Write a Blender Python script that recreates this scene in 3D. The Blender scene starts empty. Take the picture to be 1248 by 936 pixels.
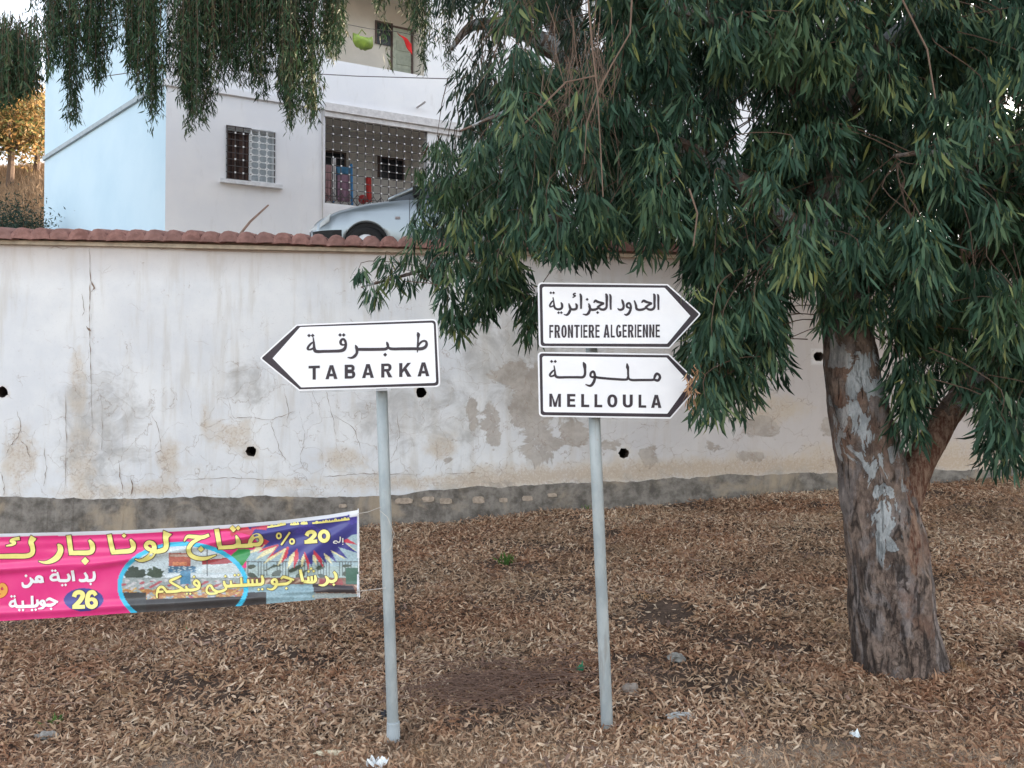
import bpy, bmesh, math, random
import numpy as np
from mathutils import Vector, noise as mnoise
R = math.radians
rng = np.random.default_rng(7)
random.seed(7)
S = bpy.context.scene
COL = S.collection

# ------------------------------------------------------------------ camera, world, sun, exposure
F = 980.0; CX, CY = 624.0, 468.0; CAMZ = 1.79
PITCH = math.atan(17 / 980.0)
cd = bpy.data.cameras.new('camera'); cam = bpy.data.objects.new('camera', cd); COL.objects.link(cam)
cd.sensor_width = 36; cd.lens = 36 * F / 1248; cd.clip_end = 2000; cd.clip_start = 0.05
cam.location = (0, 0, CAMZ); cam.rotation_euler = (R(90) + PITCH, 0, 0)
S.camera = cam

SUN_EL, SUN_AZ = 16.0, 50.0      # azimuth from +Y, positive = to the right
w = bpy.data.worlds.new('World'); S.world = w; w.use_nodes = True
wt = w.node_tree; bg = wt.nodes['Background']
sky = wt.nodes.new('ShaderNodeTexSky'); sky.sky_type = 'NISHITA'; sky.sun_disc = False
sky.sun_elevation = R(SUN_EL); sky.sun_rotation = R(SUN_AZ)
sky.dust_density = 3.0; sky.air_density = 1.0; sky.ozone_density = 1.0
hs = wt.nodes.new('ShaderNodeHueSaturation'); hs.inputs['Saturation'].default_value = 0.36
wt.links.new(sky.outputs[0], hs.inputs['Color']); wt.links.new(hs.outputs[0], bg.inputs['Color'])
bg.inputs['Strength'].default_value = 0.15
sl = bpy.data.lights.new('sun', 'SUN'); sl.energy = 4.0; sl.angle = R(0.5); sl.color = (1.0, 0.80, 0.58)
so = bpy.data.objects.new('sun', sl); COL.objects.link(so)
sd = Vector((math.sin(R(SUN_AZ)) * math.cos(R(SUN_EL)), math.cos(R(SUN_AZ)) * math.cos(R(SUN_EL)), math.sin(R(SUN_EL))))
so.rotation_euler = sd.to_track_quat('Z', 'Y').to_euler(); so.location = sd * 60
S.view_settings.view_transform = 'Standard'; S.view_settings.look = 'None'
S.view_settings.exposure = 2.42; S.view_settings.gamma = 1.0
S.cycles.max_bounces = 8; S.cycles.transparent_max_bounces = 8

# ------------------------------------------------------------------ projection helpers (only used to work out where things stand)
cp, sp_ = math.cos(PITCH), math.sin(PITCH)
def ray(px, py):
    x = (px - CX) / F; v = (CY - py) / F
    return Vector((x, cp - v * sp_, sp_ + v * cp))
def P(px, py, Y):                       # world point on the vertical plane at distance Y
    r = ray(px, py); k = Y / r.y
    return Vector((r.x * k, Y, CAMZ + r.z * k))
def PX(px, Y): return (px - CX) / F * Y / cp
def proj(x, y, z):                      # numpy arrays -> pixel
    dz = z - CAMZ
    d = y * cp + dz * sp_; v = -y * sp_ + dz * cp
    return CX + F * x / d, CY - F * v / d

# ------------------------------------------------------------------ material helpers
MATS = {}
class N:
    def __init__(s, name):
        s.m = bpy.data.materials.new(name); s.m.use_nodes = True; s.t = s.m.node_tree
        s.b = s.t.nodes['Principled BSDF']; s.out = s.t.nodes['Material Output']
        s.tc = None; MATS[name] = s.m
    def node(s, k, **kw):
        n = s.t.nodes.new(k)
        for a, v in kw.items(): setattr(n, a, v)
        return n
    def put(s, sock, v):
        if isinstance(v, bpy.types.NodeSocket): s.t.links.new(v, sock)
        elif isinstance(v, (tuple, list)) and len(v) == 3 and sock.type == 'RGBA': sock.default_value = (*v, 1)
        else: sock.default_value = v
    def co(s, scale=(1, 1, 1)):
        if s.tc is None: s.tc = s.node('ShaderNodeNewGeometry').outputs['Position']
        mp = s.node('ShaderNodeMapping'); mp.inputs['Scale'].default_value = scale
        s.t.links.new(s.tc, mp.inputs[0]); return mp.outputs[0]
    def noise(s, scale, detail=4, rough=.55, sc=(1, 1, 1), dist=0.0, off=0):
        n = s.node('ShaderNodeTexNoise'); s.t.links.new(s.co(sc), n.inputs['Vector'])
        n.inputs['Scale'].default_value = scale; n.inputs['Detail'].default_value = detail
        n.inputs['Roughness'].default_value = rough; n.inputs['Distortion'].default_value = dist
        return n.outputs['Fac']
    def voro(s, scale, sc=(1, 1, 1), feat='F1'):
        n = s.node('ShaderNodeTexVoronoi', feature=feat); s.t.links.new(s.co(sc), n.inputs['Vector'])
        n.inputs['Scale'].default_value = scale; return n.outputs['Distance']
    def math(s, op, a, b=0.0, c=None):
        n = s.node('ShaderNodeMath', operation=op); s.put(n.inputs[0], a); s.put(n.inputs[1], b)
        if c is not None: s.put(n.inputs[2], c)
        return n.outputs[0]
    def ramp(s, v, a, b):               # smooth 0..1 between a and b
        n = s.node('ShaderNodeMapRange', interpolation_type='SMOOTHSTEP')
        s.put(n.inputs[0], v); n.inputs[1].default_value = a; n.inputs[2].default_value = b
        return n.outputs[0]
    def mix(s, f, a, b, mode='MIX'):
        n = s.node('ShaderNodeMix', data_type='RGBA', blend_type=mode)
        s.put(n.inputs[0], f); s.put(n.inputs[6], a); s.put(n.inputs[7], b); return n.outputs[2]
    def attr(s, name, out='Fac'):
        n = s.node('ShaderNodeAttribute', attribute_name=name); return n.outputs[out]
    def sep(s, v):
        n = s.node('ShaderNodeSeparateColor'); s.put(n.inputs[0], v); return n.outputs
    def bump(s, h, strength=.5, dist=.02):
        n = s.node('ShaderNodeBump'); s.put(n.inputs['Height'], h)
        n.inputs['Strength'].default_value = strength; n.inputs['Distance'].default_value = dist
        s.t.links.new(n.outputs[0], s.b.inputs['Normal'])
    def fin(s, col, rough=.8, spec=.3, metal=0.0, trans=0.0):
        s.put(s.b.inputs['Base Color'], col); s.put(s.b.inputs['Roughness'], rough)
        s.b.inputs['Specular IOR Level'].default_value = spec; s.b.inputs['Metallic'].default_value = metal
        if trans:
            tr = s.node('ShaderNodeBsdfTranslucent'); s.put(tr.inputs[0], col)
            mx = s.node('ShaderNodeMixShader'); mx.inputs[0].default_value = trans
            s.t.links.new(s.b.outputs[0], mx.inputs[1]); s.t.links.new(tr.outputs[0], mx.inputs[2])
            s.t.links.new(mx.outputs[0], s.out.inputs[0])
        return s.m
def simple(name, col, rough=.6, spec=.3, metal=0., var=.12, sc=12., bump=0.):
    n = N(name); f = n.noise(sc, 5, .6)
    c = n.mix(n.ramp(f, .3, .7), tuple(x * (1 - var) for x in col), tuple(min(1, x * (1 + var)) for x in col))
    if bump: n.bump(f, bump, .01)
    return n.fin(c, rough, spec, metal)

# ------------------------------------------------------------------ object helpers
def link(o, parent=None):
    COL.objects.link(o)
    if parent is not None: o.parent = parent
    return o
def tag(o, label, cat, group=None):
    o['label'] = label; o['category'] = cat
    if group: o['group'] = group
    return o
def empty(name, loc, label, cat, group=None, rotz=0):
    o = bpy.data.objects.new(name, None); COL.objects.link(o); o.location = loc; o.rotation_euler = (0, 0, rotz)
    o.empty_display_size = .1
    return tag(o, label, cat, group)
def mesh(name, verts, faces, mat, parent=None, smooth=False, mats=None, mi=None):
    me = bpy.data.meshes.new(name); me.from_pydata([tuple(v) for v in verts], [], faces)
    o = bpy.data.objects.new(name, me)
    for m in (mats or [mat]): me.materials.append(m)
    if mi is not None: me.polygons.foreach_set('material_index', mi)
    if smooth: me.polygons.foreach_set('use_smooth', [True] * len(me.polygons))
    if parent is not None:              # geometry is given in world space; shift into the parent's frame
        p = parent; off = Vector((0, 0, 0)); rz = 0
        while p is not None:
            off = off + p.location; rz += p.rotation_euler.z if hasattr(p, 'rotation_euler') else 0; p = p.parent
        if not getattr(mesh, 'local', False): me.transform(Mat_T(-off))
    return link(o, parent)
from mathutils import Matrix
def Mat_T(v): return Matrix.Translation(v)
class B:                                # mesh collector
    def __init__(s): s.v = []; s.f = []
    def add(s, v, f):
        n = len(s.v); s.v += [tuple(x) for x in v]; s.f += [tuple(i + n for i in q) for q in f]; return s
    def box(s, c, size, ax=None):       # ax: three unit vectors
        c = Vector(c); ax = ax or (Vector((1, 0, 0)), Vector((0, 1, 0)), Vector((0, 0, 1)))
        h = [ax[i] * size[i] / 2 for i in range(3)]
        v = [c + a * h[0] + b * h[1] + d * h[2] for a in (-1, 1) for b in (-1, 1) for d in (-1, 1)]
        return s.add(v, [(0, 1, 3, 2), (4, 6, 7, 5), (0, 4, 5, 1), (2, 3, 7, 6), (0, 2, 6, 4), (1, 5, 7, 3)])
    def tube(s, pts, rad, n=8, cap=True):
        pts = [Vector(p) for p in pts]; rad = rad if isinstance(rad, (list, tuple)) else [rad] * len(pts)
        vs = []; fs = []; up = None
        for i, p in enumerate(pts):
            d = (pts[min(i + 1, len(pts) - 1)] - pts[max(i - 1, 0)]).normalized()
            if up is None: up = d.orthogonal().normalized()
            else:
                up = up - d * up.dot(d); up = up.normalized() if up.length > 1e-6 else d.orthogonal().normalized()
            q = d.cross(up)
            for k in range(n):
                a = 2 * math.pi * k / n; vs.append(p + (up * math.cos(a) + q * math.sin(a)) * rad[i])
        for i in range(len(pts) - 1):
            for k in range(n):
                fs.append((i * n + k, i * n + (k + 1) % n, (i + 1) * n + (k + 1) % n, (i + 1) * n + k))
        if cap: fs += [tuple(range(n - 1, -1, -1)), tuple(range((len(pts) - 1) * n, len(pts) * n))]
        return s.add(vs, fs)
    def prism(s, poly, d):              # closed polygon of Vectors extruded by vector d
        n = len(poly); d = Vector(d)
        v = list(poly) + [p + d for p in poly]
        return s.add(v, [tuple(range(n)), tuple(range(2 * n - 1, n - 1, -1))] + [(i, i + n, (i + 1) % n + n, (i + 1) % n) for i in range(n)])
    def build(s, name, mat, parent=None, smooth=False): return mesh(name, s.v, s.f, mat, parent, smooth)
def fast_mesh(name, V, Fq, mat, attrs=None, parent=None, smooth=False):
    """V (n,3) float, Fq list of (m,k) int arrays"""
    me = bpy.data.meshes.new(name); me.vertices.add(len(V)); me.vertices.foreach_set('co', V.astype(np.float32).ravel())
    loops = np.concatenate([f.ravel() for f in Fq]); tot = np.concatenate([np.full(len(f), f.shape[1]) for f in Fq])
    me.loops.add(len(loops)); me.loops.foreach_set('vertex_index', loops.astype(np.int32))
    me.polygons.add(len(tot)); st = np.concatenate([[0], np.cumsum(tot)[:-1]])
    me.polygons.foreach_set('loop_start', st.astype(np.int32)); me.polygons.foreach_set('loop_total', tot.astype(np.int32))
    if smooth: me.polygons.foreach_set('use_smooth', np.ones(len(tot), bool))
    me.update(calc_edges=True)
    for k, a in (attrs or {}).items():
        if a.ndim == 1:
            at = me.attributes.new(k, 'FLOAT', 'POINT'); at.data.foreach_set('value', a.astype(np.float32))
        else:
            at = me.attributes.new(k, 'FLOAT_COLOR', 'POINT')
            if a.shape[1] == 3: a = np.hstack([a, np.ones((len(a), 1))])
            at.data.foreach_set('color', a.astype(np.float32).ravel())
    me.materials.append(mat)
    o = bpy.data.objects.new(name, me)
    if parent is not None: me.transform(Mat_T(-parent.location - (parent.parent.location if parent.parent else Vector())))
    return link(o, parent)
def grid_faces(nu, nv):
    i = np.arange(nu - 1)[:, None] * nv + np.arange(nv - 1)[None, :]
    return np.stack([i, i + nv, i + nv + 1, i + 1], -1).reshape(-1, 4)

def nrm(a): return a / np.maximum(np.linalg.norm(a, axis=-1, keepdims=True), 1e-9)
def leaves(base, d, L, W, curve, tint, rs, stations=(.0, .3, .68, 1.), wid=(.12, 1., .8, 0)):
    """lance-shaped leaves, base (n,3), direction d (n,3); returns V,[tris/quads],tint"""
    n = len(base); d = nrm(d); r = rs.normal(size=(n, 3)); s = nrm(np.cross(d, r)); u = np.cross(s, d)
    cols = []; m = len(stations)
    for k, (t, q) in enumerate(zip(stations, wid)):
        c = base + d * (L * t)[:, None] + (u * (curve * L * (t * t - t) * 1.0)[:, None]) + s * (curve * .6 * L * (t * t))[:, None]
        if k == m - 1: cols.append(c[:, None, :])
        else:
            h = (s * (W * q * .5)[:, None]); cols.append(np.stack([c - h, c + h], 1))
    V = np.concatenate(cols, 1); k = V.shape[1]; o = (np.arange(n) * k)[:, None]
    quads = [np.array([2 * i, 2 * i + 1, 2 * i + 3, 2 * i + 2])[None] + o for i in range(m - 2)]
    tri = np.array([2 * (m - 2), 2 * (m - 2) + 1, 2 * (m - 1)])[None] + o
    return V.reshape(-1, 3), quads + [tri], np.repeat(tint, k)
def join_leaf_sets(sets):
    V = []; Fq = []; T = []; off = 0
    for v, f, t in sets:
        V.append(v); T.append(t); Fq += [q + off for q in f]; off += len(v)
    byk = {}
    for q in Fq: byk.setdefault(q.shape[1], []).append(q)
    return np.concatenate(V), [np.concatenate(q) for q in byk.values()], np.concatenate(T)

# ------------------------------------------------------------------ ground height
def zg(x, y):
    x = np.asarray(x, float); y = np.asarray(y, float)
    base = (.04 + .004 * (np.clip(x, -8, 9) + 1.5)) * (np.clip(y, 2.2, 12) - 4.17) + .03 * (np.clip(x, -8, 9) + .6)
    b = .022 * np.sin(x * 2.1 + 1.3 * np.sin(y * 1.3)) * np.sin(y * 2.6 + .7) + .014 * np.sin(x * 5.3 + 2) * np.sin(y * 4.7 + x)
    return base + b * np.clip((y - 3) / 1.5, 0, 1)
WY = lambda x: 10.2 + .12 * x           # front plane of the retaining wall
TZ = 3.8                                # terrace level

# ================================================================== MATERIALS
n = N('litter_soil'); a = n.noise(3, 6, .65); b = n.noise(45, 6, .7)
n.bump(b, .6, .02)
xyz = n.node('ShaderNodeSeparateXYZ'); n.t.links.new(n.co(), xyz.inputs[0])
c = n.mix(n.ramp(n.math('ADD', n.math('MULTIPLY', a, .5), n.math('MULTIPLY', b, .5)), .35, .65), (.04, .028, .022), (.15, .105, .08))
edge = n.math('SUBTRACT', 1.0, n.ramp(n.math('ADD', xyz.outputs[1], n.math('MULTIPLY', a, .5)), 4.15, 4.5))
c = n.mix(edge, c, n.mix(n.ramp(b, .35, .65), (.22, .17, .13), (.44, .36, .28)))
M_SOIL = n.fin(c, .95, .1)
n = N('dry_leaf'); t = n.attr('tint')
cr = n.node('ShaderNodeValToRGB'); n.put(cr.inputs[0], t)
e = cr.color_ramp.elements
e[0].color = (.045, .026, .020, 1); e[1].color = (.80, .64, .48, 1)
for p_, c_ in ((.22, (.16, .075, .045, 1)), (.45, (.36, .205, .125, 1)), (.70, (.56, .375, .245, 1))):
    q = e.new(p_); q.color = c_
pz = n.ramp(n.noise(.9, 4, .6), .38, .66); pr = n.ramp(n.noise(1.6, 5, .6, dist=.6), .54, .66)
c = n.mix(n.math('MULTIPLY', pz, .40), cr.outputs[0], (.34, .26, .175)); c = n.mix(n.math('MULTIPLY', pr, .5), c, (.36, .175, .095)); pk = n.ramp(n.noise(2.3, 5, .65, dist=1.0), .56, .70); c = n.mix(n.math('MULTIPLY', pk, .55), c, (.085, .058, .045)); gold = n.ramp(n.noise(3.4, 4, .6), .60, .70); c = n.mix(n.math('MULTIPLY', gold, .35), c, (.50, .33, .16))
M_DRY = n.fin(c, .8, .15, 0, .12)

def leaf_mat(name, cols, trans=.22, patchc=None):
    n = N(name); t = n.attr('tint'); cr = n.node('ShaderNodeValToRGB'); n.put(cr.inputs[0], t)
    e = cr.color_ramp.elements; e[0].color = (*cols[0], 1); e[1].color = (*cols[-1], 1)
    for i, c_ in enumerate(cols[1:-1]):
        q = e.new((i + 1) / (len(cols) - 1)); q.color = (*c_, 1)
    c = cr.outputs[0]
    if patchc: c = n.mix(n.math('MULTIPLY', n.ramp(n.noise(1.3, 3, .5), .5, .72), .5), c, patchc)
    return n.fin(c, .55, .22, 0, trans)
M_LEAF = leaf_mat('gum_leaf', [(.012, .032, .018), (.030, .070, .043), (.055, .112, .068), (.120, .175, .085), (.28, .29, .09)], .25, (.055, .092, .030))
M_LEAF_FAR = leaf_mat('gum_leaf_far', [(.012, .026, .013), (.026, .060, .028), (.050, .100, .045), (.10, .11, .05), (.16, .09, .05)], .2)
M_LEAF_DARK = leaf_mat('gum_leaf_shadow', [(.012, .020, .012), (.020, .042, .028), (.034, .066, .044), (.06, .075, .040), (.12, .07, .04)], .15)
M_HILL_LEAF = leaf_mat('hill_leaf', [(.06, .08, .03), (.14, .13, .05), (.26, .17, .07), (.36, .20, .08), (.42, .25, .11)], .5)

# ================================================================== GROUND (structure)
def build_ground():
    xs = np.concatenate([[-300, -120, -50, -25, -14], np.arange(-10, 11.01, .12), [14, 25, 50, 120, 300]])
    ys = np.concatenate([[-300, -120, -40, -12, -4, 0, 1.5], np.arange(2.6, 11.8, .12), [12.2]])
    X, Y = np.meshgrid(xs, ys, indexing='ij'); Z = zg(X, Y)
    V = np.stack([X, Y, Z], -1).reshape(-1, 3)
    o = fast_mesh('ground', V, [grid_faces(len(xs), len(ys))], M_SOIL, smooth=True); o['kind'] = 'structure'
    # upper terrace, left hillside, and an unseen right hill added to block sun
    nt = N('terrace_soil'); M_T = nt.fin(nt.mix(nt.ramp(nt.noise(1.2, 6, .6), .35, .65), (.16, .12, .09), (.27, .21, .15)), .95, .1)
    xs = np.concatenate([[-300, -100, -50], np.arange(-40, 60, 1.0), [70, 120, 300]]); ys = np.concatenate([[11.0, 12, 14, 18], np.arange(20, 70, 1.2), [90, 140, 300]])
    X, Y = np.meshgrid(xs, ys, indexing='ij')
    h = np.clip((Y - 20) / 34, 0, 1); h = h * h * (3 - 2 * h)
    Z = TZ - .03 + 12.5 * h * np.clip((4 - X) / 16, 0, 1) + 21 * np.clip(1 - ((X - 36) / 20) ** 2 - ((Y - 27) / 20) ** 2, 0, 1) ** 1.0 + .35 * np.sin(X * .5) * np.sin(Y * .33) * h
    Y2 = np.where(Y <= 11.0, 10.55 + .12 * np.clip(X, -40, 30), Y)
    Y2 = np.where((Y > 11) & (Y < 20), Y + .12 * np.clip(X, -10, 20) * 0.6, Y2)
    V = np.stack([X, Y2, Z], -1).reshape(-1, 3)
    o = fast_mesh('terrace', V, [grid_faces(len(xs), len(ys))], M_T, smooth=True); o['kind'] = 'structure'
    # dry grass on the hillside
    N_ = 60000; rs = np.random.default_rng(3)
    y = rs.uniform(24, 52, N_); x = (rs.uniform(-150, 75, N_) - CX) / F * y
    hh = np.clip((y - 20) / 34, 0, 1); hh = hh * hh * (3 - 2 * hh)
    z = TZ - .06 + 12.5 * hh * np.clip((4 - x) / 16, 0, 1) + .35 * np.sin(x * .5) * np.sin(y * .33) * hh
    d = np.stack([rs.normal(0, .25, N_), rs.normal(0, .25, N_), np.ones(N_)], -1)
    v, f, t = leaves(np.stack([x, y, z], -1), d, rs.uniform(.25, .75, N_), np.full(N_, .05), rs.normal(0, .3, N_), rs.beta(2, 2, N_), rs, (0, .6, 1), (1, .6, 0))
    mg = leaf_mat('dry_grass', [(.16, .10, .06), (.26, .17, .10), (.36, .25, .15)], .25)
    o = fast_mesh('dry_grass', v, f, mg, {'tint': t}); tag(o, 'tall dry brown grass covering the hillside left of the house', 'grass'); o['kind'] = 'stuff'
build_ground()

# leaf litter
def build_litter():
    rs = np.random.default_rng(11); N_ = 310000
    u = rs.uniform(-.78, .78, N_); Y = 3.3 + (rs.uniform(0, 1, N_) ** .92) * 8.2; X = u * Y
    keep = (Y < WY(X) - .05); X, Y = X[keep], Y[keep]; n_ = len(X)
    # bare soil patches
    px, py = proj(X, Y, zg(X, Y))
    def patch(cx, cy, rx, ry): return ((px - cx) / rx) ** 2 + ((py - cy) / ry) ** 2
    pr = np.ones(n_)
    pr *= np.where(patch(812, 748, 36, 15) < 1, .10, 1); pr *= np.where(patch(785, 742, 22, 7) < 1, .35, 1)
    pr *= np.where(py > 915, .75, 1)
    nz = np.sin(X * 3.1 + 2 * np.sin(Y * 2.3)) * np.sin(Y * 3.9 + X * 1.1)
    pr *= np.where(nz > .55, .35, 1)
    k = rs.uniform(0, 1, n_) < pr; X, Y, nz = X[k], Y[k], nz[k]; n_ = len(X)
    Z = zg(X, Y) + rs.uniform(.002, .032, n_) ** 1.0
    az = rs.uniform(0, 2 * math.pi, n_); el = rs.normal(.12, .32, n_)
    d = np.stack([np.cos(az) * np.cos(el), np.sin(az) * np.cos(el), np.sin(el)], -1)
    L = rs.uniform(.018, .056, n_) * (1 + .05 * (Y - 4)); W = L * rs.uniform(.17, .34, n_)
    patchn = .5 + .28 * np.sin(X * 1.7 + 1.1 * np.sin(Y * 1.9)) * np.sin(Y * 2.2 - X * .6)
    tint = np.clip(rs.beta(1.5, 1.9, n_) * .85 + (patchn - .5) * .44 + .21, 0, 1)
    near = Y < 6.2
    sets = []
    for msk, st, wd in ((near, (0, .3, .68, 1), (.15, 1, .8, 0)), (~near, (0, .5, 1), (.15, 1, 0))):
        b = np.stack([X, Y, Z], -1)[msk]
        sets.append(leaves(b, d[msk], L[msk], W[msk], rs.normal(0, .85, msk.sum()), tint[msk], rs, st, wd))
    # litter drifted against the trunk, the posts and the wall foot
    def drift(cx, cy, r0, r1, n2, hmax):
        a_ = rs.uniform(0, 6.283, n2); r_ = r0 + (r1 - r0) * rs.uniform(0, 1, n2) ** 1.6; x = cx + np.cos(a_) * r_; y = cy + np.sin(a_) * r_
        z = zg(x, y) + hmax * (1 - (r_ - r0) / (r1 - r0)) * rs.uniform(.2, 1, n2); az = rs.uniform(0, 6.283, n2); el = rs.normal(.1, .4, n2)
        L_ = rs.uniform(.025, .06, n2); sets.append(leaves(np.stack([x, y, z], -1), np.stack([np.cos(az) * np.cos(el), np.sin(az) * np.cos(el), np.sin(el)], -1), L_, L_ * rs.uniform(.17, .32, n2), rs.normal(0, .8, n2), np.clip(rs.beta(1.5, 1.9, n2) + .05, 0, 1), rs))
    drift(PX(1097, 4.95), 4.95, .27, .50, 3200, .07); drift(PX(480, 4.17), 4.17, .045, .14, 260, .02); drift(PX(740, 4.30), 4.30, .04, .13, 260, .02)
    v, f, t = join_leaf_sets(sets)
    v[:, 2] = np.maximum(v[:, 2], zg(v[:, 0], v[:, 1]) + .0015)
    o = fast_mesh('leaf_litter', v, f, M_DRY, {'tint': t}); o['kind'] = 'stuff'
    tag(o, 'thick layer of curled dry brown leaves covering the bank below the wall', 'fallen leaves')
    # sparse dry grass and twigs near the road edge and around the first post
    Ng = 26000; x = rs.uniform(-2.6, 3.0, Ng); y = 3.5 + rs.beta(1.3, 2.6, Ng) * 1.1; x[:3500] = rs.normal(-.35, .42, 3500); y[:3500] = rs.normal(4.02, .10, 3500)
    z = zg(x, y); dd = np.stack([rs.normal(0, .5, Ng), rs.normal(0, .5, Ng), rs.uniform(.3, 1, Ng)], -1)
    v, f, t = leaves(np.stack([x, y, z], -1), dd, rs.uniform(.02, .06, Ng), np.full(Ng, .0026), rs.normal(0, .5, Ng), rs.uniform(.45, .95, Ng), rs, (0, .5, 1), (1, .8, 0))
    o = fast_mesh('dry_grass', v, f, M_DRY, {'tint': t}); o['kind'] = 'stuff'; tag(o, 'short straw coloured grass stubble along the front edge of the bank', 'grass')
    # strips of shed bark and broken twigs lying on the leaves
    v = []; f = []
    for i in range(420):
        x = rs.uniform(-5, 6); y = rs.uniform(3.8, 9.6); z = float(zg(x, y)) + rs.uniform(.02, .04); a_ = rs.uniform(0, 6.28); L_ = rs.uniform(.06, .24) ** 1.0; w_ = rs.uniform(.003, .012); n0 = len(v); bend = rs.normal(0, .25)
        for q in range(5):
            t = q / 4 - .5; cx_ = x + math.cos(a_) * L_ * t - math.sin(a_) * bend * L_ * t * t; cy_ = y + math.sin(a_) * L_ * t + math.cos(a_) * bend * L_ * t * t; zz = z + rs.normal(0, .004) + .012 * (t * 2) ** 2 * (i % 3)
            v += [(cx_ - math.sin(a_) * w_, cy_ + math.cos(a_) * w_, zz), (cx_, cy_, zz + w_ * .7), (cx_ + math.sin(a_) * w_, cy_ - math.cos(a_) * w_, zz)]
        for q in range(4): f += [(n0 + q * 3, n0 + q * 3 + 3, n0 + q * 3 + 4, n0 + q * 3 + 1), (n0 + q * 3 + 1, n0 + q * 3 + 4, n0 + q * 3 + 5, n0 + q * 3 + 2)]
    o = mesh('bark_scraps', v, f, simple('shed_bark', (.20, .13, .10), .9, .15, var=.6, sc=3)); o['kind'] = 'stuff'; tag(o, 'scattered strips of shed bark and broken twigs on the fallen leaves', 'bark scraps')
    # tangle of dead twigs between the posts
    b = B()
    for i in range(330):
        cx, cy = rs.normal(610, 62), rs.normal(842, 20)
        yy = 4.17 + max(0, (905 - cy)) * .0098; x0 = PX(cx, yy)
        a_ = rs.normal(0, .55) + (math.pi if rs.random() < .5 else 0); Ls = rs.uniform(.12, .42); z0 = float(zg(x0, yy)) + rs.uniform(.02, .07)
        pts = [(x0 + math.cos(a_) * Ls * q, yy + math.sin(a_) * Ls * q * .8, z0 + rs.normal(0, .008) + .035 * math.sin(q * 3)) for q in (0, .33, .66, 1)]
        b.tube(pts, [.0022, .002, .0016, .001], 4, False)
    o = b.build('dead_twigs', simple('dead_twig', (.17, .105, .08), .85)); o['kind'] = 'stuff'; tag(o, 'tangle of thin dead brown twigs lying between the two sign posts', 'twigs')
build_litter()

# ================================================================== RETAINING WALL
def wall_mat():
    n = N('old_white_render'); at = n.node('ShaderNodeAttribute', attribute_name='mask'); s = n.sep(at.outputs['Color'])
    big = n.noise(1.1, 6, .62); med = n.noise(5, 8, .68); fine = n.noise(38, 6, .7); streak = n.noise(2.4, 5, .6, sc=(3, 3, .35)); blot = n.noise(2.2, 7, .7, dist=1.0)
    c = n.mix(n.ramp(big, .32, .68), (.72, .725, .74), (.84, .835, .825))
    c = n.mix(n.math('MULTIPLY', n.ramp(streak, .48, .70), .42), c, (.58, .53, .46))
    c = n.mix(n.math('MULTIPLY', n.ramp(fine, .56, .72), .25), c, (.50, .48, .46))
    # cream band under the tiles / tree shade painted into the tone at right
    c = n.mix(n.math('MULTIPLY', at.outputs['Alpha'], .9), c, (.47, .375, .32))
    tan = n.ramp(n.math('ADD', s[1], n.math('MULTIPLY', n.math('SUBTRACT', med, .5), 1.6)), .28, 1.0)
    c = n.mix(n.math('MULTIPLY', tan, .62), c, (.60, .49, .36))
    tan2 = n.ramp(n.math('ADD', s[1], n.math('MULTIPLY', n.math('SUBTRACT', fine, .5), 2.0)), .75, 1.0)
    c = n.mix(n.math('MULTIPLY', tan2, .32), c, (.42, .27, .16))
    g = n.ramp(n.math('ADD', s[2], n.math('MULTIPLY', n.math('SUBTRACT', blot, .5), 1.8)), .35, .95)
    c = n.mix(n.math('MULTIPLY', g, .62), c, n.mix(n.ramp(med, .4, .62), (.33, .31, .285), (.48, .45, .41)))
    peel = n.ramp(n.math('ADD', s[0], n.math('MULTIPLY', n.math('SUBTRACT', blot, .5), 2.4)), .46, .60)
    pc = n.mix(n.ramp(med, .35, .65), (.34, .28, .23), (.50, .44, .38))
    c = n.mix(n.math('MULTIPLY', peel, .72), c, pc)
    # isolated little chips
    chip = n.ramp(n.noise(11, 8, .75), .715, .735); c = n.mix(n.math('MULTIPLY', chip, .55), c, (.36, .31, .27))
    # hairline crazing
    cz = n.voro(1.6, (1, 1, .8), 'DISTANCE_TO_EDGE')
    nw = n.node('ShaderNodeTexVoronoi', feature='DISTANCE_TO_EDGE')
    dn = n.node('ShaderNodeTexNoise'); n.t.links.new(n.co(), dn.inputs['Vector']); dn.inputs['Scale'].default_value = 2.2; dn.inputs['Detail'].default_value = 6
    vm = n.node('ShaderNodeVectorMath', operation='MULTIPLY_ADD'); n.t.links.new(dn.outputs['Color'], vm.inputs[0]); vm.inputs[1].default_value = (.9, .9, .9); n.t.links.new(n.co(), vm.inputs[2])
    n.t.links.new(vm.outputs[0], nw.inputs['Vector']); nw.inputs['Scale'].default_value = 2.6
    line = n.math('SUBTRACT', 1.0, n.ramp(nw.outputs['Distance'], 0.0, .012))
    lm = n.math('MULTIPLY', line, n.ramp(n.math('ADD', med, n.math('ADD', n.math('MULTIPLY', s[1], .35), n.math('MULTIPLY', s[2], .25))), .52, .66))
    c = n.mix(n.math('MULTIPLY', lm, .55), c, (.36, .26, .20))
    h = n.math('ADD', n.math('MULTIPLY', fine, .35), n.math('ADD', n.math('MULTIPLY', peel, -.8), n.math('ADD', n.math('MULTIPLY', med, .5), n.math('MULTIPLY', lm, -.7))))
    n.bump(h, .45, .012)
    return n.fin(c, .9, .2)
M_WALL = wall_mat()
n = N('grey_footing_concrete'); a = n.noise(6, 8, .7); b_ = n.noise(55, 5, .7); c2 = n.noise(1.5, 5, .6, dist=.8)
n.bump(n.math('ADD', n.math('MULTIPLY', a, .8), n.math('MULTIPLY', b_, .4)), .8, .03)
c = n.mix(n.ramp(a, .34, .66), (.13, .115, .10), (.31, .28, .245)); c = n.mix(n.ramp(c2, .5, .7), c, (.42, .34, .25))
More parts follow.
